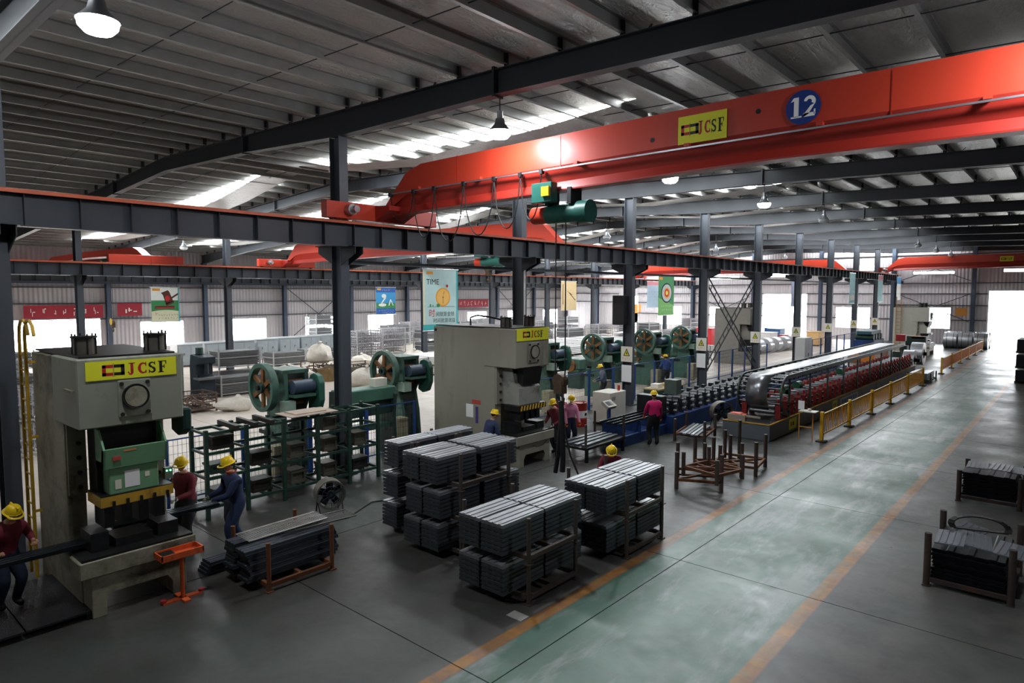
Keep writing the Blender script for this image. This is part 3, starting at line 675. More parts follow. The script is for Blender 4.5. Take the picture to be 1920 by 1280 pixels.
# ---- warning boards on the near columns
cream_b = M('cream_board', 'ded9c8', .6, 0, .03)
for k, hz in ((3, 0), (4, 0), (5, 0), (6, 0), (7, 0), (8, 0), (9, 0)):
    y = 3+BAY*k; z = 1.95
    t = thing('warning_board', 'cream warning board with a triangle on the %s column of the near row' % ORD[k], 'sign', (ROW1-.29, y-.15, z), group='column warning boards')
    B(0, .58, -.015, 0, 0, .68).build('board', cream_b, t)
    def fl(mat, polys, d=.0165):
        m = MB()
        for p in polys: m.add([(u, -d, v) for u, v in p], [tuple(range(len(p)))])
        m.build('print', mat, t)
    fl(black_ink, [[(.12, .26), (.46, .26), (.29, .61)]])
    fl(pc('warning_yellow', 'd8d23a'), [[(.175, .29), (.405, .29), (.29, .53)]], .018)
    fl(black_ink, [[(.27, .33), (.31, .33), (.33, .38), (.28, .47)]], .0195)
    fl(red_ink, glyph_row(.06, .52, .13, .09, 4, .11))
# white notices under two of them
for k in (3, 4):
    tag(B(ROW1-.25, ROW1+.25, 3+BAY*k-.165, 3+BAY*k-.15, 1.05, 1.8).build('notice_sheet', white_ink), 'white notice sheet below the warning board on the %s near column' % ORD[k], 'sign')
tag(B(ROW1-.5, ROW1+.1, 24.9, 25.3, 3.6, 4.9).build('wall_cabinet', M('black_cabinet', '17181b', .5), bevel=.02), 'black box mounted high behind the fourth near column', 'box')
# ================================================================ presses
press_gray = M('press_grey_green', '878b7c', .5, 0, .07, 1.2, '56554a', .3); press_beige = M('press_old_cream', '93917c', .55, 0, .08, 1.5, '3f3a2c', .62)
press_green = M('slide_green', '6f9c74', .45, 0, .07, 2, '7a6a3a', .18); oily = M('oily_black_iron', '191a18', .45, .3, .3, 5); die_m = M('die_steel', '2b2d2e', .4, .6, .25, 8)
beige_side = M('press_side_grey', '8e8b7d', .5, 0, .06, 1.0, '5c584a', .35, stretch=(1, 1, .25)); bolt_m = M('bolt_iron', '2e2a26', .5, .4)
white_paint = M('white_enamel', 'd3d0c2', .45, 0, .05); pale_yel = M('faded_ladder_yellow', 'b8922a', .5, 0, .2, 5, '5c4a22', .3)
def press(label, X0, Y0, W=1.5, depth=2.5, top=4.0, crown=2.92, colr=press_gray, side=press_beige, slide=press_green, near=True, slot=True, slide_box=True):
    t = thing('stamping_press', label, 'press', (X0, Y0, 0)); d = -depth
    prof = [(d, 0), (-.3, 0), (-.3, .6), (-.82, .95), (-.82, crown), (-.12, crown), (-.12, top-.02), (d, top-.02)]
    for y in (0, W-.27): MB().prism(prof, 'y', y, y+.27).build('side_frame', side, t, bevel=.012)
    B(-1.25, 0, -.02, W+.02, crown, top).build('crown', colr, t, bevel=.02)
    B(d+.1, -1.25, .27, W-.27, crown+.2, top-.06).build('back_plate', side, t)
    B(d+.05, -.1, .05, W-.05, top, top+.03).build('top_deck', oily, t)
    for y in (.28, W-.16):
        c = MB().cyl((-.62, y, top+.03), (-.62, y, top+.29), .155, 22).build('air_cylinder', M('cylinder_grey', '5a574f', .45, .3, .2, 5), t, True)
        MB().cyl((-.62, y, top+.29), (-.62, y, top+.32), .185, 22).build('cylinder_cap', oily, c)
        for a in range(0, 360, 60):
            q = (-.62+.165*math.cos(R(a)), y+.165*math.sin(R(a)))
            MB().cyl((*q, top+.03), (*q, top+.36), .014, 6).build('tie_rod', oily, c)
    # round cover on a square plate
    yc = W*.515; zc = crown+.43
    p = B(0, .025, yc-.24, yc+.24, zc-.3, zc+.28).build('cover_plate', colr, t, bevel=.008)
    MB().lathe([(0, .085), (.165, .085), (.17, .05), (.195, .05), (.195, .02), (0, .02)], (0, yc, zc+.02), 'x', 30).build('round_cover', side, t, True)
    MB().lathe([(.175, .086), (.195, .09), (.2, .055), (.18, .05)], (0, yc, zc+.02), 'x', 30).build('cover_ring', oily, t, True)
    for sy in (-.19, .19):
        for sz in (-.25, .23): MB().cyl((.02, yc+sy, zc+sz), (.05, yc+sy, zc+sz), .03, 10).build('bolt', bolt_m, t)
    # gib plates with bolts on both column fronts
    for y in (.02, W-.29):
        gp = B(-.83, -.76, y, y+.26, 1.75, crown).build('guide_plate', side, t)
        for i in range(5):
            z = 1.87+i*.24; MB().cyl((-.77, y+.15, z), (-.72, y+.15, z), .035, 10).build('bolt', bolt_m, gp)
    # slide: trough shaped front over a lower box, yellow edged platen
    B(-.75, -.35, .3, W-.3, 1.8, crown+.1).build('ram', oily, t)
    if slide_box:
        y0, y1 = .29, W-.27
        MB().prism([(-.35, 2.25), (-.02, 2.25), (.02, 2.56), (-.06, 2.56), (-.1, 2.36), (-.35, 2.36)], 'y', y0, y1).build('slide_trough', slide, t)
        for y in (y0, y1-.03): MB().prism([(-.35, 2.25), (-.02, 2.25), (.02, 2.56), (-.2, 2.86), (-.35, 2.86)], 'y', y, y+.03).build('trough_cheek', slide, t)
        B(-.4, -.06, y0+.09, y1-.12, 1.82, 2.25).build('slide_box', slide, t, bevel=.015)
        plat = B(-.62, .0, y0-.06, y1+.08, 1.66, 1.82).build('platen', M('platen_yellow', 'b8912e', .5, 0, .15, 5, '4a3c1c', .3), t)
        B(-.62, -.001, y0-.055, y1+.075, 1.82, 1.835).build('platen_top', oily, t)
        for i in range(5): B(.0, .03, y0+.1+.2*i, y0+.14+.2*i, 1.62, 1.74).build('tee_bolt', oily, plat)
        for mat, r_ in ((M('sticker_red', 'b8463a', .6), (.42, .53, 2.38, 2.44)), (M('sticker_orange', 'c77f4a', .6), (.58, .76, 2.5, 2.555)), ):
            B(.0, .016, r_[0], r_[1], r_[2], r_[3]).build('sticker', mat, t)
        for y_, z_, w__, h_, mt in ((.46, 1.9, .09, .15, cream_b), (.6, 1.9, .22, .27, white_ink), (.9, 2.02, .07, .08, cream_b)): B(-.06, -.055, y_, y_+w__, z_, z_+h_).build('notice', mt, t)
    else:
        MB().prism([(-.75, 1.75), (-.12, 1.75), (-.12, 2.25), (-.28, 2.4), (-.4, crown), (-.75, crown)], 'y', .27, W-.27).build('slide_box', slide, t)
        MB().prism([(-.27, 2.42), (-.1, 2.32), (.0, crown-.02), (-.3, crown-.02)], 'y', .4, W-.3).build('dark_hood', oily, t)
        B(-.55, .0, .12, W-.12, 1.6, 1.76).build('platen', oily, t)
        for i in range(9): MB().prism([(.2+i*.13, 1.61), (.26+i*.13, 1.61), (.3+i*.13, 1.75), (.24+i*.13, 1.75)], 'x', .0, .008).build('hazard_stripe', M('hazard_yellow', 'c3a02c', .6), t)
    for i in range(4): B(-.55, -.1, .3+i*.25, .45+i*.25, 1.3, 1.62).build('punch', die_m, t)
    # bed with arch and overhanging bolster
    y0, y1 = .02, W-.08
    arch = [(y0, 0), (y0+.2, 0), (y0+.2, .22), (y0+.28, .34), (y1-.3, .34), (y1-.22, .22), (y1-.22, 0), (y1, 0), (y1, .66), (y0, .66)]
    MB().prism(arch, 'x', -.85, .12).build('bed', side, t, bevel=.008)
    B(-.85, .17, -.14, W+.08, .66, .92).build('bolster', side, t, bevel=.012)
    B(-.8, .14, -.1, W+.04, .92, .955).build('bolster_top', oily, t)
    for i, (a, c, h_) in enumerate(((.1, .35, .3), (.45, 1.0, .14), (1.08, 1.4, .22))): B(-.6, -.1, a*W/1.5, c*W/1.5, .955, .955+h_).build('lower_die', die_m, t)
    MB().tube([(.18, .55, .58), (.2, .7, .52), (.2, 1.0, .54), (.18, 1.2, .64)], .012, 6).build('hose', oily, t)
    return t
p1 = press('grey-green stamping press with a JCSF board and light green slide at left', -11.4, 3.1)
jcsf_board('company_sign', 'long yellow JCSF board on the crown of the left press', (-11.395, 3.2, 3.66), 'x', 1.32, .29, .17, .29, .44, .19)
MB().prism([(-.55, 2.62), (-.3, 2.55), (-.12, 2.66), (-.1, 3.05), (-.55, 3.05)], 'y', 1.52, 1.7).build('pulley_cover', M('cover_dark_green', '1d3a34', .45), p1, bevel=.03)
for u, v in ((-.9, 3.55), (-.95, 3.42), (-.92, 3.28)): MB().cyl((u, -.004, v), (u, .004, v), .03, 8).build('bolt_hole', bolt_m, p1)
B(-.5, -.12, -.06, 0, 3.48, 3.52).build('rain_lip', press_beige, p1)
B(-.72, -.62, 1.42, 1.55, 1.75, 1.95).build('button_box', M('button_box_grey', '7a8a80', .5), p1)
for y in (1.45, 1.51): MB().cyl((-.62, y, 1.9), (-.612, y, 1.9), .015, 8).build('indicator_light', EM('green_indicator', '7dffb0', 3), p1)
p2 = press('tall grey press with closed side plate standing in the middle of the hall', -12.15, 14.05, 1.5, 3.45, 3.98, 2.85, beige_side, beige_side, M('slide_grey', '8b8c84', .45, 0, .12, 2, '3a372c', .4), slide_box=False)
jcsf_board('company_sign', 'yellow JCSF board on the front of the middle press', (-12.145, 14.07, 3.63), 'x', 1.46, .36, .17, .29, .43, .21, .85)
B(-.75, .0, -.025, -.02, 1.0, 1.0)
for u, v, w__, h_, mt, nm in ((-2.0, 1.25, .3, .4, white_ink, 'notice'), (-1.75, 1.68, .35, .12, M('sticker_red', 'b8463a'), 'sticker'), (-1.6, 1.1, .1, .5, M('purple_label', '4a3a78', .6), 'sticker')):
    B(u, u+w__, -.012, -.004, v, v+h_).build(nm, mt, p2)
for u, v in ((-3.35, 3.85), (-.45, 3.82)): MB().cyl((u, -.012, v), (u, .01, v), .05, 12).build('lifting_hole', black, p2)
MB().tube([(-2.3, .5, 4.0), (-2.3, .5, 4.25), (-2.0, .5, 4.32), (-1.4, .45, 4.28), (-.8, .4, 4.2)], .03, 6).build('hose', oily, p2, True)
# caged ladder on the left press
lad = thing('press_ladder', 'yellow ladder with curved top rails on the side of the left press', 'ladder', (-13.6, 2.95, 0))
for x in (-.36, .0):
    MB().tube([(x, 0, .05), (x, 0, 4.25), (x+.04, .0, 4.42), (x+.15, 0, 4.52), (x+.34, .0, 4.54), (x+.5, 0, 4.46), (x+.58, 0, 4.3)], .028, 8).build('side_rail', pale_yel, lad, True)
rm = MB().cyl((-.36, 0, 0), (0, 0, 0), .014, 6).mesh('rung', pale_yel)
for i in range(15): put('rung', rm, lad, (0, 0, .3+.26*i))
for z in (1.2, 2.5, 3.8): B(-.05, .0, 0, .13, z, z+.04).build('wall_bracket', pale_yel, lad)
# orange hand-tool stand before the left press
st = thing('tool_stand', 'orange pedestal tray stand in front of the left press', 'stand', (-10.98, 4.33, 0)); orange = M('safety_orange', 'cf5a2c', .5, 0, .1, 6, '5a2c1a', .2)
MB().cyl((0, 0, .02), (0, 0, .74), .032, 12).build('pole', orange, st, True)
B(-.16, .16, -.36, .3, .74, .76).build('tray', orange, st)
for a in ((-.16, -.14, -.36, .3), (.14, .16, -.36, .3), (-.16, .16, -.36, -.34), (-.16, .16, .28, .3)): B(*a, .76, .84).build('tray_lip', orange, st)
B(-.12, .1, -.34, -.12, .76, .82).build('tool', oily, st)
B(-.05, .05, -.32, .3, 0, .03).build('foot', orange, st); B(-.22, .2, -.05, .05, 0, .03).build('foot', orange, st)
for y in (-.3, .3): MB().cyl((0, y, .03), (0, y, .07), .05, 10).build('foot_knob', M('knob_red', 'a8322c', .5), st)
# low tread platform at the far left
pf = thing('work_platform', 'low dark tread-plate platform on the floor before the left press', 'platform', (-13.35, 0, 0))
treads = M('tread_plate', '26282a', .4, .5, .2, 3, bump=.6, bscale=60)
for i in range(4): B(.01, 2.02, -.3+.86*i+.01, -.3+.86*(i+1)-.01, .1, .13).build('tread_plate', treads, pf)
for y in (-.3, 1.4, 3.05): B(0, 2.03, y, y+.07, 0, .1).build('bearer', oily, pf)
# ---- far presses
p3 = press('brown-grey press far behind the lattice braces in the middle bay', -17.6, 45.2, 1.6, 2.6, 3.95, 2.8, M('press_taupe', '77736a', .55), M('press_taupe2', '75716a', .55), M('press_taupe2', '75716a'), slide_box=False)
p4 = press('tall cream press with a ladder at the far end of the roll line', -9.6, 61.5, 2.2, 2.5, 3.85, 2.7, white_paint, white_paint, white_paint, slide_box=False)
lad2 = thing('press_ladder', 'wooden-coloured ladder against the cream press near the end wall', 'ladder', (-11.9, 61.35, 0)); tan = M('tan_ladder', 'b98f62', .6)
for x in (0, .36): B(x, x+.05, -.05, 0, 0, 4.7).build('side_rail', tan, lad2)
rm2 = B(.05, .36, -.045, -.005, 0, .04).mesh('rung', tan)
for i in range(14): put('rung', rm2, lad2, (0, 0, .3+.29*i))

# ---- eccentric presses with flywheels behind the fence
fly_green = M('machine_green', '46685a', .5, 0, .15, 2.5, '2a322a', .5); fly_dark = M('machine_dark_green', '2c443c', .5, 0, .15, 3); rust_o = M('oxide_orange', '7a5024', .6, 0, .2, 4, '2c2118', .5)
motor_b = M('motor_blue_grey', '3f4f60', .45, .1, .15, 5)
def ecc_press(loc, label, rz=0, s=1.0):
    t = thing('flywheel_press', label, 'press', loc, rz); t.scale = (s, s, s)
    for y in (-.38, .26): MB().prism([(-.75, 0), (.55, 0), (.45, 1.05), (.3, 1.7), (.5, 2.1), (.42, 2.85), (-.55, 2.85), (-.75, 2.2), (-.35, 1.9), (-.35, 1.25), (-.75, 1.1)], 'y', y, y+.12).build('side_frame', fly_green if y < 0 else fly_dark, t, bevel=.01)
    B(-.75, .5, -.3, .3, 0, .12).build('foot', fly_dark, t)
    B(-.95, -.2, -.42, .42, .98, 1.1).build('work_table', die_m, t)
    B(-.78, -.35, -.24, .24, 1.45, 2.5).build('ram', fly_dark, t)
    B(-.55, .42, -.4, .4, 2.78, 2.88).build('head_plate', fly_green, t)
    MB().cyl((0, -.95, 2.42), (0, .6, 2.42), .07, 12).build('crank_shaft', die_m, t, True)
    fw = MB().lathe([(.56, -.1), (.67, -.1), (.67, .1), (.56, .1), (.56, -.1)], (0, -.75, 2.42), 'y', 32).build('flywheel_rim', fly_green, t, True)
    for a in range(0, 360, 60): MB().bar((.08*math.sin(R(a)), -.75, 2.42+.08*math.cos(R(a))), (.6*math.sin(R(a)), -.75, 2.42+.6*math.cos(R(a))), .12, .07, (0, 1, 0)).build('spoke', rust_o, fw)
    MB().cyl((0, -.88, 2.42), (0, -.62, 2.42), .15, 16).build('hub', fly_dark, fw, True)
    B(.3, .36, -.2, .28, 1.9, 2.6).build('rear_panel', rust_o, t)
    MB().cyl((.62, -.25, 2.42), (.62, .4, 2.42), .19, 18).build('motor', motor_b, t, True)
    B(.38, .85, -.3, .35, 2.15, 2.22).build('motor_shelf', fly_green, t)
    g2 = [(.05+.3*math.cos(R(a))+.6, 2.42+.3*math.sin(R(a))) for a in range(-90, 91, 20)]+[(-.3+.22*math.cos(R(a))+.35, 1.75+.22*math.sin(R(a))) for a in range(90, 271, 30)]
    MB().prism([(.32, 1.72), (.55, 1.62), (.78, 1.7), (.92, 2.0), (.92, 2.5), (.82, 2.7), (.62, 2.76), (.44, 2.7), (.34, 2.5)], 'y', .42, .6).build('belt_guard', M('guard_green', '2b5c4c', .5, 0, .15, 3), t, bevel=.02)
    B(.4, .72, -.5, -.2, 1.75, 2.05).build('oil_box', M('pale_green_box', '9db5a4', .5), t)
    B(.55, .95, -1.0, -.55, .05, .95).build('switch_cabinet', M('cabinet_khaki', 'a39c82', .55), t)
    return t
ecc_press((-16.95, 9.75, 0), 'green flywheel press with orange spokes behind the die rack')
ecc_press((-17.55, 14.35, 0), 'green flywheel press behind the fence left of the middle press')
ecc_press((-17.55, 22.3, 0), 'green flywheel press half hidden behind the middle press')
ecc_press((-17.6, 26.7, 0), 'green flywheel press left of the fourth near column')
ecc_press((-17.9, 32.0, 0), 'dark green flywheel press right of the fourth near column')
ecc_press((-17.9, 36.2, 0), 'dark green flywheel press left of the lattice braces')
# green guillotine shear behind the rack
sh = thing('guillotine_shear', 'long green shear beam machine standing behind the die rack', 'machine', (-16.4, 11.9, 0))
for y in (-.9, .9): MB().prism([(-.4, 0), (.4, 0), (.35, 1.3), (.42, 1.9), (.3, 2.1), (-.35, 2.1), (-.4, 1.2)], 'y', y-.06, y+.06).build('end_frame', fly_dark, sh)
B(-.3, .38, -.95, .95, 1.75, 2.15).build('beam', M('shear_green', '46715e', .5, 0, .12, 3), sh, bevel=.03); B(-.3, .2, -.85, .85, .85, 1.0).build('shear_table', fly_green, sh); B(.05, .2, -.85, .85, 1.3, 1.7).build('blade_bar', fly_dark, sh)
B(-.1, .2, .3, .75, 2.15, 2.4).build('control_box', cream_b, sh)

# ---- mesh fence in blue frames
fence_blue = M('fence_blue', '274a86', .5, 0, .1, 5); wire_m = M('mesh_wire', '3c4650', .5, .4, 0)
def fence(y0, y1, x, h, label):
    n = max(1, round((y1-y0)/1.9)); w_ = (y1-y0)/n
    for i in range(n):
        t = thing('fence_panel', label % ORD[i], 'fence', (x, y0+i*w_, 0), group='blue mesh fence')
        for y in (.03, w_-.03): B(-.03, .03, y-.03, y+.03, 0, h).build('post', fence_blue, t)
        for z in (.15, h-.04): B(-.015, .015, .06, w_-.06, z, z+.03).build('rail', fence_blue, t)
        m = MB(); k = int((w_-.1)/.1)
        for j in range(k): y = .08+j*.1; m.box(-.003, .003, y-.003, y+.003, .18, h-.04)
        for j in range(int((h-.2)/.2)): z = .25+j*.2; m.box(-.003, .003, .06, w_-.06, z-.003, z+.003)
        o = m.build('wire_mesh', wire_m, t); o['kind'] = 'stuff'
fence(6.0, 13.5, -15.9, 1.62, 'blue mesh fence panel, %s from the left behind the die rack')
fence(19.5, 44.0, -15.98, 1.66, 'blue mesh fence panel, %s from the left beyond the middle press')
# ================================================================ die rack
rack_green = M('rack_green', '1d382e', .5, 0, .15, 4, '1a1f1c', .4)
rk = thing('die_rack', 'dark green steel rack full of press dies behind the workers', 'rack', (-14.4, 6.28, 0))
pm_ = B(-.04, .04, -.04, .04, 0, 2.0).mesh('post', rack_green)
for i in range(6):
    for x in (0, -.74): put('post', pm_, rk, (x, .925*i, 0))
for z in (.3, .95, 1.5, 1.95):
    for x in (0, -.74): B(x-.03, x+.03, .05, 4.575, z-.06, z).build('beam', rack_green, rk)
cm = B(-.69, -.05, -.03, .03, -.05, 0).mesh('cross_bar', rack_green)
for z in (.3, .95, 1.5, 1.95):
    for i in range(11): put('cross_bar', cm, rk, (0, .0+.4625*i, z)) if i % 2 == 0 or z in (.3, .95, 1.95) else None
random.seed(3)
dies = []
def die(w_, l, h_):
    """die set: two shoes, block between, guide pins"""
    m = B(-w_/2, w_/2, -l/2, l/2, 0, h_*.22).box(-w_/2, w_/2, -l/2, l/2, h_*.78, h_)
    m.box(-w_*.36, w_*.36, -l*.38, l*.38, h_*.22, h_*.78)
    for sx in (-.42, .42):
        for sy in (-.42, .42): m.cyl((w_*sx, l*sy, h_*.2), (w_*sx, l*sy, h_*.8), .025, 8)
    return m
dm = [M('die_iron', '34332f', .5, .5, .3, 6, '4a3322', .3), M('die_iron_green', '2e4038', .5, .3, .3, 6), M('die_iron_pale', '5d5a50', .5, .4, .25, 6)]
dmesh = [die(.4, .5, .3).mesh('stamping_die', dm[0]), die(.42, .6, .22).mesh('stamping_die', dm[1]), die(.45, .42, .34).mesh('stamping_die', dm[2])]
SH = {.3: 'bottom', .95: 'middle', 1.5: 'upper'}
for z in (.3, .95, 1.5):
    for i in range(5):
        if z == 1.5 and i in (1, 2, 4): continue
        k = random.randrange(3)
        o = put('stamping_die', dmesh[k], None, (-14.4-.37+random.uniform(-.03, .03), 6.28+.925*i+.46, z+.001))
        tag(o, '%s press die on the %s shelf of the green rack, %s from the left' % (('dark iron', 'greenish iron', 'pale iron')[k], SH[z], ORD[i]), 'die', 'dies on the green rack')
for i, (y, l) in enumerate(((6.9, .9), (7.35, 1.0), (7.75, .95))):
    tag(MB().bar((-14.2, y, 2.0), (-15.2, y+.05, 2.0), .09, .1).build('steel_bar', dm[0]), 'thick dark steel bar across the rack top, %s from the left' % ORD[i], 'bar')
    bpy.data.objects[-1].location.z if False else None
tag(B(-15.1, -14.3, 8.3, 9.6, 2.0, 2.02).build('packing_board', M('pale_cardboard', 'b7a796', .8, 0, .15, 6)), 'pale flattened sheet lying on top of the green rack', 'sheet')
tag(B(-15.0, -14.45, 8.5, 9.35, 2.021, 2.05).build('packing_board', M('pale_cardboard', 'b7a796')), 'upper small pale sheet on top of the green rack', 'sheet')

# ================================================================ deck panels in stacking racks
deck = M('oiled_black_deck', '5a5f64', .4, .5, .12, 5); deck_top = M('rolled_steel_sheet', '9a9da1', .35, .6, .08, 3)
def panel_mesh(w_, l, mat, h_=.056, name='steel_deck_panel'):
    """ribbed deck plank, ribs running along Y, down-turned edges"""
    w_ -= .03
    top = [(-.013, -h_+.004), (-.013, -h_), (0, -h_), (0, 0), (w_*.2, 0), (w_*.22, .012), (w_*.3, .012), (w_*.32, 0), (w_*.48, 0), (w_*.5, .012), (w_*.58, .012), (w_*.6, 0), (w_*.78, 0), (w_*.8, .012), (w_*.88, .012), (w_*.9, 0), (w_, 0), (w_, -h_), (w_+.013, -h_), (w_+.013, -h_+.004)]
    inner = [(.004, -h_+.004), (.004, -.004), (w_-.004, -.004), (w_-.004, -h_+.004)]
    return MB().prism(top+inner[::-1], 'y', 0, l).mesh(name, mat)
rack_iron = M('rack_iron', '4b4641', .6, .3, .2, 5, '5a4232', .4); rust_rack = M('rusty_rack', '6b4228', .75, .1, .2, 6, '3a2a22', .4)
def stack_rack(label, x0, x1, y0, y1, z, h_, mat, group=None, post=.075, sleeve=True):
    t = thing('stacking_rack', label, 'rack', ((x0+x1)/2, (y0+y1)/2, z), group=group); a, b = (x1-x0)/2, (y1-y0)/2
    for sx in (-1, 1):
        for sy in (-1, 1):
            MB().cyl((sx*a, sy*b, 0), (sx*a, sy*b, h_), post/2, 10).build('post', mat, t, True)
            B(sx*a-.06, sx*a+.06, sy*b-.06, sy*b+.06, .0, .02).build('foot_plate', mat, t) if sleeve else None
    for sx in (-1, 1): B(sx*a-.03, sx*a+.03, -b+.03, b-.03, .08, .15).build('side_rail', mat, t)
    for sy in (-1, 1): B(-a+.03, a-.03, sy*b-.03, sy*b+.03, .08, .15).build('end_rail', mat, t)
    B(-a+.03, a-.03, -.03, .03, .08, .15).build('mid_rail', mat, t)
    return t
def bundle(x0, x1, y0, y1, z, n, pm, label, group, nx=2, ny=2, pitch=.074, top=None, jig=.006, skip=0):
    """layers of deck panels lying in one rack tier"""
    w_ = (x1-x0)/nx; l = (y1-y0)/ny
    for k in range(n):
        for i in range(nx):
            for j in range(ny):
                if skip and k < n-1 and i == 0 and j == 1: continue
                me = top if (top and k == n-1) else pm
                o = put('steel_deck_panel', me, None, (x0+i*w_+.005+random.uniform(0, jig)*(i > 0), y0+j*l+random.uniform(-jig, jig)+(.012 if j else -.012), z+.06+k*pitch))
                pos = ('rear ' if i == 0 else 'aisle-side ') if nx > 1 else ''
                pos += (('near', 'far')[j]+' pile') if ny > 1 else 'pile'
                tag(o, '%s panel from top, %s, %s' % (ORD[n-1-k], pos, label), 'panel', group)
pA = panel_mesh(.49, 1.06, deck); pAt = panel_mesh(.49, 1.06, deck_top)
random.seed(11)
# A: two tiers next to the aisle
for k, z in enumerate((0, .66)):
    stack_rack(('lower', 'upper')[k]+' dark rack of the two-tier stack nearest the yellow line', -8.02, -6.56, 7.9, 9.18, z, .66+(.1 if k else 0), rack_iron)
    bundle(-7.84, -6.8, 7.6, 9.78, z+.15, 7, pA, ('lower tier of stack nearest the camera', 'upper tier of stack nearest the camera')[k], 'panels in the nearest two-tier stack', top=pAt)
# B: two tiers farther along
for k, z in enumerate((0, .72)):
    stack_rack(('lower', 'upper')[k]+' dark rack of the two-tier stack beside the crouching worker', -7.72, -6.36, 10.55, 11.9, z, .72+(.06 if k else 0), rack_iron)
    bundle(-7.55, -6.55, 10.2, 12.42, z+.15, 7, pA, ('lower tier of stack by rusty pallets', 'upper tier of stack by rusty pallets')[k], 'panels in the stack by the rusty pallets', top=pAt)
# C: three tiers behind
for k, z in enumerate((0, .64, 1.28)):
    stack_rack(('lowest', 'middle', 'topmost')[k]+' dark rack of the three-tier panel stack', -10.12, -8.72, 8.5, 9.85, z, .64+(.08 if k == 2 else 0), rack_iron)
    dx = (0, .06, -.02)[k]
    bundle(-9.95+dx, -8.93+dx, 8.15, 10.5, z+.15, 7, pA, '%s tier of the three-tier stack' % ('lowest', 'middle', 'topmost')[k], 'panels in the three-tier stack', top=pAt)
# D: pile partly hidden behind C
for k, z in enumerate((0, .64, 1.28)):
    stack_rack(('lowest', 'middle', 'topmost')[k]+' dark rack of the stack behind the three-tier one', -11.15, -10.35, 8.85, 9.95, z, .64, rack_iron)
    bundle(-11.02+.04*k, -10.5+.04*k, 8.45, 10.6, z+.15, 7, pA, '%s tier of the stack behind the three-tier one' % ('lowest', 'middle', 'topmost')[k], 'panels behind the three-tier stack', nx=1, top=pAt)
# E: rusty rack by the two workers, with perforated sheets on top
stack_rack('rusty rack beside the worker in blue overalls', -11.35, -10.12, 5.38, 6.6, 0, .84, rust_rack)
pE = panel_mesh(.36, 1.72, M('perforated_dark_sheet', '4a5058', .4, .5, .15, 6))
for k in range(9):
    for i in range(2):
        o = put('perforated_panel', pE, None, (-11.2+.5*i+.02*(k % 3), 5.12+random.uniform(-.05, .05), .21+k*.062)); tag(o, '%s dark panel from the bottom, %s row of the rusty rack by the workers' % (ORD[k], ('rear', 'front')[i]), 'panel', 'panels in the rusty rack')
def perforated(name, label, p, L, Wd, rz, tilt, mat):
    """thin sheet punched with rows of holes, built as a lattice"""
    m = MB(); nx, ny = int(Wd/.045), int(L/.045)
    for i in range(nx+1): m.box(-Wd/2+i*Wd/nx-.006, -Wd/2+i*Wd/nx+.006, -L/2, L/2, 0, .004)
    for j in range(ny+1): m.box(-Wd/2, Wd/2, -L/2+j*L/ny-.006, -L/2+j*L/ny+.006, .0005, .0045)
    m.box(-Wd/2-.05, -Wd/2, -L/2, L/2, -.01, .004).box(Wd/2, Wd/2+.05, -L/2, L/2, -.01, .004)
    o = m.build(name, mat, loc=p, rot=(tilt[0], tilt[1], rz)); return tag(o, label, 'panel')
perforated('perforated_panel', 'bright punched sheet lying on top of the rusty rack pile', (-10.72, 6.0, .83), 1.55, .38, 0.02, (.0, .04), M('punched_zinc', '8a8781', .4, .7, .15, 6))
perforated('perforated_panel', 'dark punched sheet sticking out to the right of the rusty rack pile', (-10.62, 6.6, .79), 1.4, .4, -.12, (0, 0), M('dark_zinc', '4a4945', .45, .6, .15, 6))
# panels in the workers' hands
hand_panel = panel_mesh(.34, 1.75, M('wet_black_sheet', '2d3336', .3, .8, .12, 5))
tag(put('steel_deck_panel', hand_panel, None, (-12.42, 3.72, 1.1), (0, 0, -.06)), 'dark panel fed into the left press by the two workers', 'panel')
tag(put('steel_deck_panel', hand_panel, None, (-12.02, 1.5, 1.07), (0, 0, .0)), 'dark panel carried at the left edge of the picture', 'panel')
for i in range(4): tag(put('steel_deck_panel', pE, None, (-11.86+.02*i, 4.95+.02*i, .062+.062*i), (0, 0, .0)), '%s dark panel from the floor, between the left press and the rusty rack' % ORD[i], 'panel', 'panels on the floor by the press')
# ---- racks right of the aisle
def side_crate(x0, x1, y0, y1, h_, label, pl, n, seed):
    random.seed(seed)
    stack_rack(label, x0, x1, y0, y1, 0, h_, M('rack_brown_dark', '3d3430', .65, .2, .2, 6, '54382a', .35), post=.11)
    me = panel_mesh(x1-x0-.12, y1-y0-.1, M('blue_black_sheet', '15181e', .45, .4, .15, 5), .05, 'steel_sheet')
    for k in range(n): tag(put('steel_sheet', me, None, (x0+.06+random.uniform(-.02, .02), y0+.05+random.uniform(-.03, .03), .2+k*.064)), '%s %s' % (ORD[n-1-k], pl), 'sheet', 'sheets in '+pl[-34:])
side_crate(-1.88, -.72, 12.95, 14.5, .92, 'rusty post rack right of the aisle, nearest the camera', 'blue-black sheet from the top in the nearest rack right of the aisle', 8, 4)
side_crate(-2.16, -.98, 18.85, 20.3, .75, 'rusty post rack right of the aisle, the farther one', 'blue-black sheet from the top in the farther rack right of the aisle', 9, 5)
offc = MB().prism([(0, 0), (.42, 0), (.42, .02), (0, .02)], 'y', 0, .75)
for i in range(4): offc.box(.05+.095*i, .07+.095*i, .03, .72, .02, .028)
ofm = offc.mesh('sheet_offcut', M('offcut_steel', '7f848c', .35, .5, .12, 5))
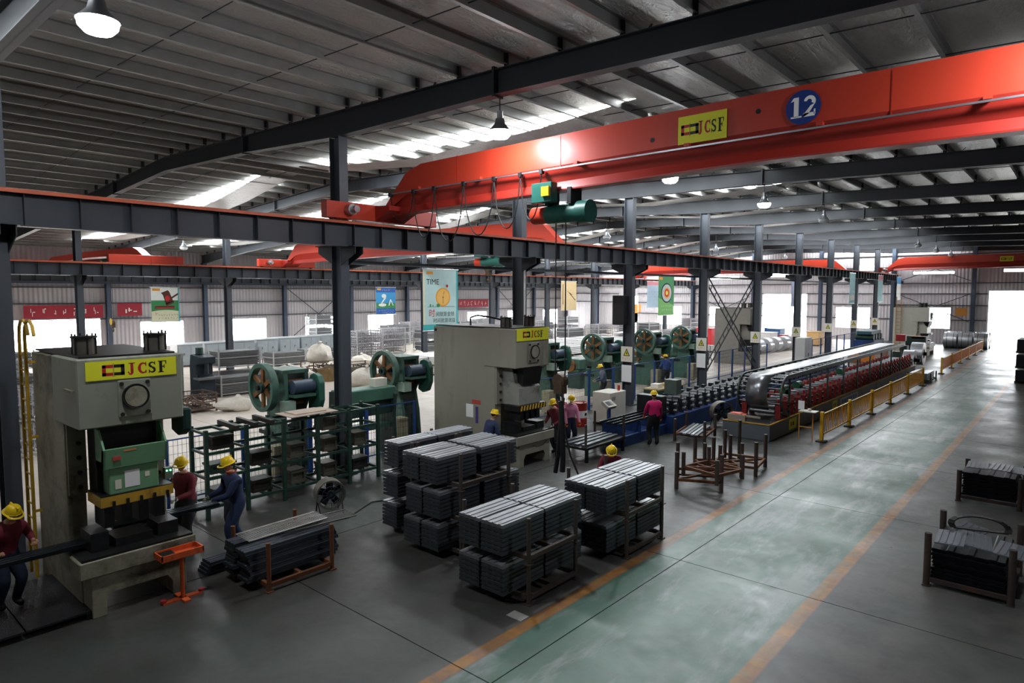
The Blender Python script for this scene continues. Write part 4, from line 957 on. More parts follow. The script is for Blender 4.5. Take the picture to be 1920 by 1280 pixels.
for i, (x, y, z, rx, ry, rz, lab) in enumerate(((-1.8, 13.0, .745, .02, -.05, .05, 'left'), (-1.42, 13.15, .765, .03, .1, .12, 'middle'), (-1.0, 13.1, .745, 0, .05, -.06, 'right'), (-1.7, 13.65, .77, .05, .12, -.2, 'rear left'))):
    tag(put('sheet_offcut', ofm, None, (x, y, z), (rx, ry, rz)), 'ribbed offcut on the nearest right-hand rack, %s one' % lab, 'sheet')
for i, (x, y, z, rz, lab) in enumerate(((-2.05, 19.0, .8, .05, 'left'), (-1.62, 18.95, .84, -.04, 'middle'), (-1.25, 19.05, .8, .08, 'right'))):
    tag(put('sheet_offcut', ofm, None, (x, y, z), (.0, .04*(i-1), rz)), 'ribbed offcut on the farther right-hand rack, %s one' % lab, 'sheet')
bandm = MB(); pts = [(.42*math.cos(R(a)), .16*math.sin(R(a))*1.0, .13+.13*math.sin(R(a))) for a in range(-20, 201, 20)]
for a, c in zip(pts, pts[1:]): bandm.bar(a, c, .1, .02)
bandm.bar(pts[0], pts[-1], .1, .02)
tag(bandm.build('steel_band', oily, loc=(-1.25, 13.75, .83), rot=(0, 0, .3)), 'bent black steel strip arched over the nearest right-hand rack', 'strip')
edge = thing('bundle_tower', 'tall black bundle stack cut by the right picture edge', 'stack', (-2.9, 45.5, 0))
for k in range(3): B(0, 2.2, 0, 2.4, .12+.84*k, .84*(k+1)-.06).build('panel_pack', M('blue_black_sheet', '20242c'), edge, bevel=.02)
for k in range(3):
    for y in (.3, 2.0): B(-.05, 2.25, y, y+.1, .84*k, .84*k+.12).build('bearer', rack_iron, edge)
# ---- rusty stacking pallets by the aisle
post_b = M('post_brown_grey', '4d423b', .65, .1, .2, 6, '5e4232', .3)
def pallet(loc, rz, label, w_=1.15, l=1.15, h_=.78, mat=None):
    mat = mat or rust_rack
    t = thing('stacking_pallet', label, 'pallet', loc, rz, group='empty rusty stacking pallets'); a, b = w_/2, l/2
    for sx in (-1, 1):
        for sy in (-1, 1): MB().cyl((sx*a, sy*b, 0), (sx*a, sy*b, h_), .052, 10).build('post', post_b, t, True)
        B(sx*a-.03, sx*a+.03, -b+.04, b-.04, .2, .27).build('side_rail', mat, t)
    for sy in (-1, 1): B(-a+.04, a-.04, sy*b-.03, sy*b+.03, .2, .27).build('end_rail', mat, t)
    MB().bar((-a, -b, .235), (a, b, .235), .05, .05).build('diagonal_bar', mat, t); B(-a+.04, a-.04, -.025, .025, .2, .25).build('mid_rail', mat, t)
    return t
rust2 = M('rusty_rack_light', '7d5632', .75, .1, .2, 6, '4a3424', .35)
pallet((-7.5, 16.0, 0), .45, 'rusty pallet frame, nearest the panel stacks', 1.1, 1.1, .95)
pallet((-7.05, 15.85, .3), -.25, 'rusty pallet frame laid crosswise on the nearest one', 1.05, 1.0, .62)
pallet((-7.3, 18.2, 0), .15, 'light rusty pallet frame farther along the yellow line', 1.15, 1.2, .95, rust2)
pallet((-7.6, 17.4, 0), .7, 'rusty pallet frame between the other two by the aisle', 1.0, 1.0, .95)
# pallet loaded with bars in front of the worker in pink
pl = pallet((-10.05, 21.1, 0), .2, 'rusty pallet loaded with black bars before the blue roll line', 1.0, 1.5, .75)
for i in range(5): tag(B(-.05, .05, -.95, .95, 0, .05).build('steel_bar', deck_top if i % 2 else deck, loc=(-10.33+.14*i, 21.1, .275), rot=(0, 0, .2)), 'long black bar on the loaded pallet, %s from the left' % ORD[i], 'bar')
tag(MB().cyl((-7.72, 19.2, 0), (-7.72, 19.2, 1.2), .05, 10).box(-8.0, -7.44, 19.15, 19.25, 0, .04).box(-7.77, -7.67, 18.95, 19.45, 0, .04).build('steel_post', rack_iron), 'single tall grey post on a cross foot before the red roll line', 'post')

# ================================================================ red roll forming line
grey_base = M('base_grey', '5d656a', .5, 0, .08, 2, '3c4042', .2); red_m = M('stand_red', '7a1e1b', .5, 0, .15, 5, '2c1210', .4); chrome = M('roller_chrome', '6f7274', .32, .85, .15, 6)
edge_y = M('edge_yellow', 'b98a2a', .5, 0, .15, 4)
Y0, Y1 = 22.2, 46.8; X0, X1 = -9.55, -7.9
rf = thing('roll_forming_line', 'long red roll forming line with an arched strip guide beside the yellow railing', 'machine', ((X0+X1)/2, Y0, 0)); a = (X1-X0)/2; L_ = Y1-Y0
nb = 5
for i in range(nb): B(-a, a, L_/nb*i+.02*(i > 0), L_/nb*(i+1)-.02, 0, .54).build('base_segment', grey_base, rf, bevel=.012)
B(a-.05, a+.015, 0, L_, .54, .57).build('edge_strip', edge_y, rf); B(-a, a, -.015, .05, .54, .57).build('edge_strip', edge_y, rf); B(-a+.06, a-.06, .06, L_, .54, .56).build('deck_plate', oily, rf)
stand = MB().prism([(-.06, 0), (.06, 0), (.06, .52), (.03, .6), (-.03, .6), (-.06, .52)], 'x', -.09, .09).mesh('roller_stand', red_m)
rol = MB().cyl((-1.0, 0, 0), (-.12, 0, 0), .075, 12).mesh('roller', chrome, True); knob = MB().cyl((0, 0, 0), (0, 0, .13), .05, 8).mesh('adjusting_screw', M('screw_red', 'b8302a', .4)); cap = MB().cyl((.09, 0, 0), (.15, 0, 0), .06, 10).mesh('bearing_cap', die_m, True)
for i in range(34):
    y = 1.35+i*.68
    s_ = put('roller_stand', stand, rf, (a-.2, y, .56)); put('roller_stand', stand, rf, (-a+.25, y, .56))
    put('roller', rol, s_, (0, 0, .22)); put('roller', rol, s_, (0, 0, .42)); put('adjusting_screw', knob, s_, (0, 0, .6)); put('bearing_cap', cap, s_, (0, 0, .22)); put('bearing_cap', cap, s_, (0, 0, .42))
# overhead strip table with rounded end
TY0, TY1, TZ = 24.05-Y0, 43.5-Y0, 2.05; rad = .68; zc = TZ-rad
def arch_pts(r, n=14): return [(TY0-r*math.sin(R(180-180*i/n)), zc+r*math.cos(R(180-180*i/n))) for i in range(n+1)]
for x in (-a+.02, a-.1):
    o_, i_ = arch_pts(rad+.03), arch_pts(rad-.12)
    MB().prism(o_+[(TY1, TZ+.03), (TY1, TZ-.12)]+i_[::-1], 'x', x, x+.05).build('guide_plate', M('guide_dark', '34423e', .45, .2, .12, 4), rf)
rg_ = MB().cyl((-a+.05, 0, 0), (a-.08, 0, 0), .022, 8).mesh('guide_rung', chrome, True)
for y, z in arch_pts(rad-.04, 11): put('guide_rung', rg_, rf, (0, y, z))
for i in range(26): put('guide_rung', rg_, rf, (0, TY0+.35+i*.74, TZ-.03))
sp = [(y, z) for y, z in arch_pts(rad+.01, 22)]+[(TY1, TZ+.012)]
m = MB(); v = []
for y, z in sp: v += [(-.5, y, z), (.28, y, z)]
m.add(v, [(2*i, 2*i+1, 2*i+3, 2*i+2) for i in range(len(sp)-1)])
strip_m = M('bright_rolled_strip', '83868a', .3, .85, .1, 3); so = m.build('steel_strip', strip_m, rf, True); md = so.modifiers.new('t', 'SOLIDIFY'); md.thickness = .004
lg = B(-.03, .03, -.03, .03, .56, TZ-.12).mesh('table_leg', M('guide_dark', '34423e'))
for i in range(9):
    for x in (-a+.06, a-.06): put('table_leg', lg, rf, (x, TY0+.2+i*2.3, 0))
B(a-.005, a+.008, 1.9, 2.7, .1, .48).build('sign_plate', yel_ink, rf); B(a-.005, a+.008, 7.2, 7.9, .1, .48).build('sign_plate', yel_ink, rf); B(a-.005, a+.008, 8.3, 11.2, .14, .46).build('sign_plate', M('grey_sign', 'a9adb4', .5), rf)
for y0_ in (2.05, 7.35): B(a+.009, a+.012, y0_, y0_+.14, .22, .36).build('print', red_ink, rf); B(a+.009, a+.012, y0_+.22, y0_+.36, .22, .36).build('print', black_ink, rf)
for i in range(7): B(a+.009, a+.012, 8.6+.36*i, 8.8+.36*i, .22, .38).build('print', blue_p, rf)
B(-a+.15, -.05, .06, .14, .57, .78).build('feed_frame', M('pale_tube', '9a9182', .5), rf); B(-.5, .45, .1, .16, .72, .78).build('feed_frame', M('pale_tube', '9a9182', .5), rf)
for i, y in enumerate((4.5, 6.2, 12.5)):
    MB().cyl((-.35, y, 1.15), (-.35, y+.5, 1.15), .16, 14).build('drive_motor', M('motor_green', '2c6b4c', .45), rf, True)
# ---- yellow guard railing
rail_y = M('railing_yellow', 'd6a41c', .45, 0, .06, 3); rail_o = M('railing_amber', 'c98a2a', .5, 0, .08, 3); rubber = M('rubber_foot', '26241f', .7)
def railing(ys_, x, label, amber, group):
    for i, (y0, y1) in enumerate(zip(ys_, ys_[1:])):
        t = thing('guard_railing', label % ORD[i], 'railing', (x, y0, 0), group=group); w_ = y1-y0
        B(-.055, .055, -.055, .055, .05, 1.02).build('post', rail_y, t, bevel=.01); MB().prism([(-.16, -.16), (.16, -.16), (.16, .16), (-.16, .16)], 'z', 0, .05).build('foot', rubber, t, bevel=.02)
        for z in (.22, .9): B(-.02, .02, .06, w_-.06, z, z+.045).build('rail', rail_y, t)
        bm = B(-.011, .011, -.014, .014, .26, .9).mesh('baluster', amber)
        n = int((w_-.2)/.19)
        for k in range(n): put('baluster', bm, t, (0, .15+k*(w_-.25)/(n-1)-.0, 0))
        if i == len(ys_)-2: B(-.055, .055, w_-.055, w_+.055, .05, 1.02).build('post', rail_y, t, bevel=.01); B(-.16, .16, w_-.16, w_+.16, 0, .05).build('foot', rubber, t)
railing([23.35, 26.75, 30.1, 33.5, 37.3, 41.2], -6.58, 'yellow guard railing section, %s from the near end of the roll line', rail_o, 'near yellow guard railing')
railing([48.2, 52.2, 56.2, 60.2, 64.2, 68.6], -6.72, 'orange guard railing section, %s from the gap towards the far door', M('railing_orange', 'c0702a', .5), 'far orange guard railing')
ps = thing('console_post', 'slim yellow stand with a white tray at the near end of the railing', 'stand', (-7.05, 23.2, 0))
for x in (-.22, .22): B(x-.015, x+.015, -.015, .015, 0, 1.0).build('leg', rail_o, ps)
B(-.2, .35, -.2, .2, 1.0, 1.03).build('tray', white_paint, ps); B(-.26, -.06, -.02, .0, 1.05, 1.35).build('notice', white_ink, ps); MB().cyl((.1, 0, 1.03), (.1, 0, 1.1), .06, 10).build('cup', white_ink, ps, True); B(-.22, .22, -.01, .01, .45, .48).build('brace', rail_o, ps)
# round fan with orange motor at the roll line's near corner
def drum_fan(label, loc, rz, r, legs=True):
    t = thing('drum_fan', label, 'fan', loc, rz); zc_ = r+.12
    MB().lathe([(r-.02, -.17), (r, -.17), (r, .17), (r-.02, .17), (r-.02, -.17)], (0, 0, zc_), 'x', 28).build('drum', M('fan_drum', '6f6a60', .5, .4, .15, 5), t, True)
    for a_ in range(0, 360, 72): MB().bar((.0, .05*math.sin(R(a_)), zc_+.05*math.cos(R(a_))), (.03, (r-.06)*math.sin(R(a_)), zc_+(r-.06)*math.cos(R(a_))), .16, .015, (1, 0, .6)).build('blade', oily, t)
    MB().cyl((-.12, 0, zc_), (.1, 0, zc_), .07, 12).build('hub', oily, t, True)
    gm = MB()
    for q in (.3, .6, .9): gm.tube([(.17, r*q*math.sin(R(b_)), zc_+r*q*math.cos(R(b_))) for b_ in range(0, 360, 20)], .005, 4, True)
    for b_ in range(0, 180, 30): gm.bar((.17, r*math.sin(R(b_)), zc_+r*math.cos(R(b_))), (.17, -r*math.sin(R(b_)), zc_-r*math.cos(R(b_))), .008, .008)
    gm.build('guard_grille', wire_m, t)['kind'] = 'stuff'
    for sy in (-1, 1):
        MB().tube([(-.25, sy*r*.75, 0), (0, sy*r*.85, zc_*.7), (.25, sy*r*.75, 0)], .016, 6).build('leg', black, t)
    return t
drum_fan('round drum fan on legs in front of the green die rack', (-12.85, 8.35, .0), -.35, .33)
drum_fan('round fan beside the near end of the red roll line', (-10.2, 23.6, 0), -.7, .42)
tag(B(-.2, .2, -.16, .16, 0, .22).cyl((.2, 0, .12), (.36, 0, .12), .09, 12).build('feed_motor', M('motor_orange_red', 'd24a26', .45), loc=(-9.2, 22.6, .57), bevel=.01), 'orange-red motor block on the near corner of the roll line base', 'motor')

# ================================================================ blue roll forming line
blue_base = M('base_blue', '1f3d72', .5, 0, .12, 3, '14202e', .3)
bl = thing('roll_forming_line', 'blue roll forming line with chrome rollers behind the worker in pink', 'machine', (-11.7, 19.6, 0)); LB = 24
for i in range(4): B(-.75, .75, 1.6+5.6*i, 1.6+5.6*(i+1)-.03, 0, .62).build('base_segment', blue_base, bl, bevel=.012)
bst = B(-.09, .09, -.07, .07, 0, .5).mesh('roller_stand', M('stand_black', '1d2328', .4, .3, .2, 5)); rolb = MB().cyl((-.95, 0, 0), (-.1, 0, 0), .085, 12).mesh('roller', chrome, True); capb = MB().cyl((.09, 0, 0), (.22, 0, 0), .085, 10).mesh('bearing_cap', chrome, True)
sb = MB().cyl((0, 0, 0), (0, 0, .16), .035, 8).mesh('adjusting_screw', chrome, True)
for i in range(32):
    y = 2.0+i*.68; s_ = put('roller_stand', bst, bl, (.5, y, .62)); put('roller_stand', bst, bl, (-.5, y, .62))
    for z in (.14, .36): put('roller', rolb, s_, (0, 0, z)); put('bearing_cap', capb, s_, (0, 0, z))
    put('adjusting_screw', sb, s_, (0, 0, .5))
# outfeed bench towards the left
B(-.32, .55, -1.5, 1.55, .0, .35).build('outfeed_base', blue_base, bl, bevel=.01)
for x in (-.25, 0, .25, .5): B(x-.03, x+.03, -1.55, 1.8, .72, .8).build('outfeed_rail', M('rail_dark_steel', '3a3d40', .4, .6, .2, 4), bl)
for y in (-1.3, -.3, .7): B(-.3, .55, y-.04, y+.04, .35, .72).build('outfeed_leg', blue_base, bl)
B(-.5, .5, 1.2, 1.6, .62, 1.35).build('shear_head', M('stand_black', '1d2328'), bl, bevel=.02)
B(-.25, .25, 2.8, 3.2, 1.2, 1.75).build('control_box', M('grey_green_box', '4c5a52', .5), bl)
# control cabinet, console, drums
cab = thing('control_cabinet', 'cream control cabinet beside the red drums', 'cabinet', (-13.75, 20.85, 0))
B(-.4, .4, 0, 1.1, .08, 1.25).build('body', white_paint, cab, bevel=.015); B(.4, .408, .1, .35, .95, 1.1).build('vent', M('vent_grey', '9a978c', .6), cab); B(-.38, .38, .02, 1.08, 0, .08).build('plinth', oily, cab); MB().cyl((.2, .9, 1.25), (.2, .9, 1.45), .05, 10).build('beacon', M('beacon_red', 'b03a20', .4), cab, True)
cn = thing('control_console', 'grey tilted control panel on a blue post', 'console', (-12.35, 19.2, 0))
B(-.05, .05, -.05, .05, 0, 1.05).build('post', fence_blue, cn); B(-.2, .2, -.2, .2, 0, .03).build('foot', fence_blue, cn)
o = B(-.17, .17, -.26, .26, -.06, .06).build('panel_box', M('console_grey', 'b5b3a8', .5), cn, loc=(0, 0, 1.15), rot=(0, .6, 0), bevel=.01); B(-.1, .1, -.2, .05, .06, .066).build('screen', black, o); B(-.1, .1, .1, .22, .06, .068).build('button_row', M('vent_grey', '9a978c'), o)
drum_red = M('drum_red', '9c2f2a', .4, 0, .08, 3); 
for x, y, lab in ((-14.75, 19.55, 'red and white oil drum, left of the pair by the cabinet'), (-14.3, 20.2, 'red and white oil drum, right of the pair by the cabinet')):
    t = thing('oil_drum', lab, 'drum', (x, y, 0), group='red oil drums')
    MB().lathe([(0, .0), (.29, .0), (.29, .29), (.3, .3), (.29, .31), (.29, .34)], n=24).build('lower_shell', drum_red, t, True); MB().lathe([(.29, .34), (.29, .58), (.3, .59), (.29, .6)], n=24).build('white_band', white_ink, t, True); MB().lathe([(.29, .6), (.29, .88), (.3, .9), (.285, .9), (.28, .88), (0, .88)], n=24).build('upper_shell', drum_red, t, True)
    MB().cyl((.12, .1, .88), (.12, .1, .91), .035, 8).build('bung', die_m, t); B(.285, .296, -.06, .06, .42, .52).build('print', blk_p, t)
# low bar bench where the worker in rose pink stands
bb = thing('bar_bench', 'low steel bench stacked with dark bars in front of the red drums', 'bench', (-11.5, 16.95, 0))
B(-.6, .6, -1.2, 1.0, .38, .45).build('bench_top', oily, bb)
for x in (-.55, .55):
    for y in (-1.1, .9): B(x-.04, x+.04, y-.04, y+.04, 0, .38).build('leg', oily, bb)
for x, y in ((.55, .95), (-.55, .95), (.55, -1.15)): MB().cyl((x, y, .45), (x, y, 1.15), .04, 8).build('stake', rack_iron, bb)
for i in range(4): tag(B(-.07, .07, -1.0, 1.0, 0, .06).build('steel_bar', deck, loc=(-11.85+.24*i, 16.85, .452), rot=(0, 0, .03*(i-1))), 'dark bar on the low bench before the drums, %s from the left' % ORD[i], 'bar')
# ================================================================ people
skin_m = M('skin', 'b98a6c', .55, 0, .05, 20); hair_m = M('dark_hair', '1a1614', .6); helmet_y = M('helmet_yellow', 'ecc81a', .3, 0, .02); glove_w = M('work_glove', 'b9b6ae', .8); glove_o = M('orange_glove', 'd2682c', .8); shoe_m = M('work_shoe', '1c1b1c', .6)
def lerp(a, b, t): return a+(b-a)*t
def ik(s, h, l1, l2, bend):
    """elbow or knee between two ends, pushed towards bend"""
    d = h-s; L = min(d.length, (l1+l2)*.995); d = d.normalized(); h = s+d*L
    a_ = (l1*l1-l2*l2+L*L)/(2*L); hh = math.sqrt(max(0, l1*l1-a_*a_)); b = Vector(bend); b = (b-d*b.dot(d)).normalized()
    return s+d*a_+b*hh, h
def person(label, loc, rz, shirt, pants, lh, rh, lean=.0, crouch=.0, hand=None, s=1.0, look=(0, 0), sleeve=1, feet=((.03, .11), (-.03, -.11)), helmet=True, cat='person'):
    """x forward, y left; lh / rh are wrist targets; the body is one skinned mesh"""
    hand = hand or skin_m
    t = thing('person', label, cat, loc, rz); t.scale = (s, s, s)
    hipz = .93-crouch; up = Vector((math.sin(lean), 0, math.cos(lean))); pel = Vector((-.06*math.sin(lean)-crouch*.25, 0, hipz))
    P = lambda d, fwd=0: pel+up*d+Vector((fwd, 0, 0))
    V = []; E = []; Rr = []; cls = []
    def vx(p, r, parent=None, c='shirt'):
        V.append(Vector(p)); Rr.append(r); cls.append(c)
        if parent is not None: E.append((parent, len(V)-1))
        return len(V)-1
    i0 = vx(pel, (.135, .115), None, 'pants'); i1 = vx(P(.16), (.135, .105), i0); i2 = vx(P(.34), (.15, .115), i1); i3 = vx(P(.47), (.125, .095), i2); i4 = vx(P(.555), (.056, .056), i3, 'skin'); hd = P(.6, .015); i5 = vx(hd, (.058, .058), i4, 'skin')
    segs = []
    for sy, tgt in ((1, lh), (-1, rh)):
        sh = P(.47)+Vector((0, sy*.185, -.01)); el, wr = ik(sh, Vector(tgt), .29, .26, (-.25, sy*.55, -.8))
        a = vx(sh, (.068, .068), i3); b = vx(lerp(sh, el, .55), (.052, .052), a); c = vx(el, (.046, .046), b); d = vx(wr, (.033, .033), c, 'shirt' if sleeve else 'skin')
        dr = (wr-el).normalized(); e = vx(wr+dr*.05, (.036, .022), d, 'hand'); segs.append((wr, dr, sy))
    for sy, (fx, fy) in ((1, feet[0]), (-1, feet[1])):
        hp = pel+Vector((0, sy*.09, -.04)); an = Vector((fx, fy, .09)); kn, an = ik(hp, an, .44, .42, (1, sy*.12, 0))
        a = vx(hp, (.098, .098), i0, 'pants'); b = vx(lerp(hp, kn, .5), (.085, .085), a, 'pants'); c = vx(kn, (.066, .066), b, 'pants'); c2 = vx(lerp(kn, an, .4), (.06, .06), c, 'pants'); d = vx(an, (.05, .05), c2, 'pants'); e = vx(an+Vector((.07, 0, -.045)), (.048, .04), d, 'shoe'); vx(an+Vector((.16, sy*.015, -.055)), (.045, .03), e, 'shoe')
    me = bpy.data.meshes.new('body'); me.from_pydata(V, E, [])
    o = bpy.data.objects.new('body', me); COL.objects.link(o)
    md = o.modifiers.new('skin', 'SKIN'); md.use_smooth_shade = True
    for k, r in enumerate(Rr): me.skin_vertices[0].data[k].radius = (r[0]*1.42, r[1]*1.42)
    me.skin_vertices[0].data[0].use_root = True
    sb_ = o.modifiers.new('sub', 'SUBSURF'); sb_.levels = 1
    bpy.context.view_layer.update()
    fin = bpy.data.meshes.new_from_object(o.evaluated_get(bpy.context.evaluated_depsgraph_get()))
    bpy.data.objects.remove(o); bpy.data.meshes.remove(me)
    mats = {'shirt': shirt, 'pants': pants, 'skin': skin_m, 'hand': hand, 'shoe': shoe_m, 'hair': hair_m}; names = list(mats)
    bm = bmesh.new(); bm.from_mesh(fin); bpy.data.meshes.remove(fin)
    for f in bm.faces:
        c = f.calc_center_median(); best = None
        for a, b in E:
            d = V[b]-V[a]; tt = max(0, min(1, (c-V[a]).dot(d)/max(1e-9, d.length_squared))); q = (V[a]+d*tt-c).length-(lerp(Rr[a][0], Rr[b][0], tt))*.6
            k = cls[a] if tt < .5 else cls[b]
            if best is None or q < best[0]: best = (q, k)
        f.material_index = names.index(best[1]); f.smooth = True
    def addmb(mb, k):
        vs = [bm.verts.new(p) for p in mb.v]
        for q in mb.f:
            try: f = bm.faces.new([vs[i] for i in q]); f.material_index = names.index(k); f.smooth = True
            except ValueError: pass
    # head: skull, jaw, nose, ears, hair at the nape
    hc = hd+up*.115+Vector((.015, 0, 0)); rot = Matrix.Rotation(look[0], 3, 'Z') @ Matrix.Rotation(look[1]+lean*.6, 3, 'Y')
    def H(mb): mb.v = [tuple(hc+rot @ Vector(p)) for p in mb.v]; return mb
    addmb(H(MB().ball((0, 0, .01), .1, 14, 10, (.92, .76, 1.12))), 'skin'); addmb(H(MB().ball((.03, 0, -.06), .062, 10, 7, (.9, .8, .8))), 'skin')
    addmb(H(MB().ball((.098, 0, -.012), .018, 6, 5, (1, .8, 1.5))), 'skin'); addmb(H(MB().ball((.082, 0, -.062), .02, 6, 4, (.5, 1.2, .35))), 'hair' if False else 'skin')
    for sy in (-1, 1):
        addmb(H(MB().ball((-.005, sy*.078, -.005), .025, 6, 5, (.7, .35, 1.1))), 'skin'); addmb(H(MB().ball((.083, sy*.032, .012), .009, 6, 4)), 'hair')
    addmb(H(MB().ball((-.022, 0, .03), .1, 12, 8, (.9, .82, 1.0))), 'hair')
    for wr, dr, sy in segs:      # hands: palm from the skin chain, five bent fingers
        side = dr.cross(Vector((0, 0, 1))); side = side.normalized() if side.length > .1 else Vector((0, 1, 0)); dn = dr.cross(side)
        dn = dn if dn.z < 0 else -dn
        for k in range(4):
            b0 = wr+dr*.085+side*(k-1.5)*.019; ln = (.055, .066, .062, .048)[k]
            addmb(MB().tube([b0, b0+dr*ln*.5+dn*.006, b0+dr*ln*.85+dn*.025, b0+dr*ln*.9+dn*.045], [.0095, .0095, .0085, .007], 6), 'hand')
        b0 = wr+dr*.035-side*.033*sy
        addmb(MB().tube([b0, b0+dr*.03-side*.02*sy+dn*.01, b0+dr*.055-side*.018*sy+dn*.025], [.012, .011, .008], 6), 'hand')
    me = bpy.data.meshes.new('body'); bmesh.ops.recalc_face_normals(bm, faces=bm.faces); bm.to_mesh(me); bm.free()
    for k in names: me.materials.append(mats[k])
    put('body', me, t)
    if helmet:
        hm = H(MB().lathe([(.0, .158), (.05, .152), (.09, .125), (.112, .08), (.118, .045), (.124, .04)], n=20)); hob = hm.build('hard_hat', helmet_y, t, True)
        br = MB().lathe([(.115, .045), (.135, .036), (.14, .03), (.115, .034)], n=20); br.v = [(x*1.0+(.045 if x > .06 else 0), y, z-(.012 if x > .06 else 0)) for x, y, z in br.v]
        H(br).build('hat_brim', helmet_y, hob, True)
        rd = H(MB().bar((-.1, 0, .14), (.1, 0, .14), .02, .03)); rd.build('hat_ridge', helmet_y, hob)
    t['hip'] = hipz
    return t, P, up
maroon = M('maroon_jacket', '6a1f2c', .8, 0, .12, 6); navy = M('navy_overall', '23304f', .8, 0, .12, 6); navy2 = M('dark_navy_cloth', '1c2438', .8, 0, .12, 6); dark_cloth = M('charcoal_trousers', '25262b', .8, 0, .1, 6)
pink_s = M('magenta_vest', 'd8246e', .7, 0, .06, 6); rose = M('rose_shirt', 'd489a8', .75, 0, .06, 6); grey_tr = M('grey_trousers', '4a4c56', .8, 0, .1, 6)
FACE = lambda dx, dy: math.atan2(dy, dx)
# the two feeding the left press
w1, P1, u1 = person('worker in a maroon jacket behind the panel at the left press', (-13.05, 5.28, 0), FACE(.45, -.9), maroon, dark_cloth, (.42, .2, 1.12), (.42, -.22, 1.12), .1, hand=glove_w, look=(.25, .15), s=1.04)
for sy in (-1, 1): MB().prism([(.06, 1.42), (.09, 1.36), (.1, 1.47)], 'y', min(sy*.02, sy*.1), max(sy*.02, sy*.1)).build('collar', M('cream_collar', 'cdbfa6', .8), w1)
w2, P2, u2 = person('worker in navy overalls with an orange collar at the left press', (-12.2, 5.86, .0), FACE(-.15, -1), navy, navy, (.4, .06, 1.06), (.4, -.2, 1.06), .14, hand=glove_w, s=1.06, feet=((.1, .13), (-.18, -.1)), look=(0, .15))
MB().lathe([(.062, 0), (.085, .03), (.09, .06), (.075, .05), (.06, .02)], (.07, 0, 1.455), 'z', 14).build('collar', M('orange_collar', 'c8562c', .8), w2, True)
MB().prism([(.13, .45), (.165, .62), (.155, .95), (.135, 1.0), (.125, .95), (.12, .62)], 'y', -.2, .2).build('apron', navy2, w2)
person('worker in a maroon jacket bending over a panel at the left picture edge', (-12.45, 2.3, .14), FACE(.75, .25), maroon, navy2, (.3, .25, 1.05), (.32, -.3, 1.05), .35, look=(0, .25), crouch=.05, s=.97)
person('worker in navy bending by the middle press with his back turned', (-12.55, 13.3, 0), FACE(.25, .95), navy, navy2, (.38, .2, .95), (.38, -.2, .95), .32, crouch=.03, hand=glove_w, s=1.0)
person('worker in maroon bent over the die on the right of the middle press', (-12.35, 16.25, 0), FACE(-.1, -1), maroon, dark_cloth, (.35, .2, 1.0), (.35, -.2, 1.0), .25, hand=glove_w, s=.98)
w6, P6, u6 = person('worker in a rose shirt with orange gloves beside the crane sling', (-12.55, 17.2, 0), FACE(.9, -.5), rose, navy2, (.3, .22, .85), (.25, -.24, .85), .12, hand=glove_o, s=.96, look=(0, .3))
w7, P7, u7 = person('worker in a magenta vest with orange gloves at the blue roll line', (-10.62, 19.25, 0), FACE(-.75, .65), pink_s, dark_cloth, (.3, .22, .95), (.2, -.28, .85), .05, hand=glove_o, s=1.0, feet=((.02, .12), (0, -.12)))
person('worker in maroon crouching behind the panel stack by the pallets', (-8.65, 13.55, 0), FACE(.6, -.8), maroon, dark_cloth, (.4, .15, .7), (.4, -.2, .7), .5, crouch=.32, s=.98, look=(0, .35))
person('worker in a yellow helmet behind the fence at the fourth column', (-16.5, 25.2, 0), FACE(-.6, -.6), M('grey_blue_shirt', '5a6478', .8), dark_cloth, (.35, .2, 1.05), (.35, -.2, 1.05), .2, s=1.0)
person('worker in blue behind the fence at the fifth column', (-16.6, 31.3, 0), FACE(-.7, .5), M('mid_blue_shirt', '35508c', .8), dark_cloth, (.35, .2, 1.05), (.35, -.2, 1.05), .15, s=1.0)
# ================================================================ goods in the middle and far bays
zinc = M('bright_zinc', 'a6a6a7', .45, .3, .12, 5); zinc_w = M('white_zinc', 'cbc9c6', .45, .25, .06, 3); zinc_d = M('dull_zinc', '6a6b6c', .5, .3, .15, 5); sackm = M('woven_sack', 'd8d1c4', .8, 0, .08, 5, bump=.5, bscale=9); dark_tube = M('tube_dark_end', '2b2a2d', .6)
random.seed(21)
def tube_pack(name, w_, l, h_, mat, r=.05):
    """bundle of tubes: one mesh with a scalloped outline and hollow ends"""
    nx, nz = int(w_/(2*r)), int(h_/(2*r)); out = []
    for i in range(nx):
        for a_ in (150, 90, 30): out.append((-w_/2+r+2*r*i+r*math.cos(R(a_)), h_-r+r*math.sin(R(a_))))
    for k in range(nz-1, -1, -1):
        for a_ in (60, 0, -60): out.append((w_/2-r+r*math.cos(R(a_)), r+2*r*k+r*math.sin(R(a_))))
    out += [(w_/2-r, 0), (-w_/2+r, 0)]
    for k in range(nz):
        for a_ in (240, 180, 120): out.append((-w_/2+r+r*math.cos(R(a_)), r+2*r*k+r*math.sin(R(a_))))
    body = MB().prism(out, 'y', -l/2, l/2)
    return body.mesh(name, mat)
def tube_ends(w_, l, h_, r=.05):
    m = MB(); nx, nz = int(w_/(2*r)), int(h_/(2*r))
    for i in range(nx):
        for k in range(nz): m.cyl((-w_/2+r+2*r*i, -l/2-.004, r+2*r*k), (-w_/2+r+2*r*i, -l/2-.001, r+2*r*k), r*.72, 7)
    return m.mesh('tube_bore', dark_tube)
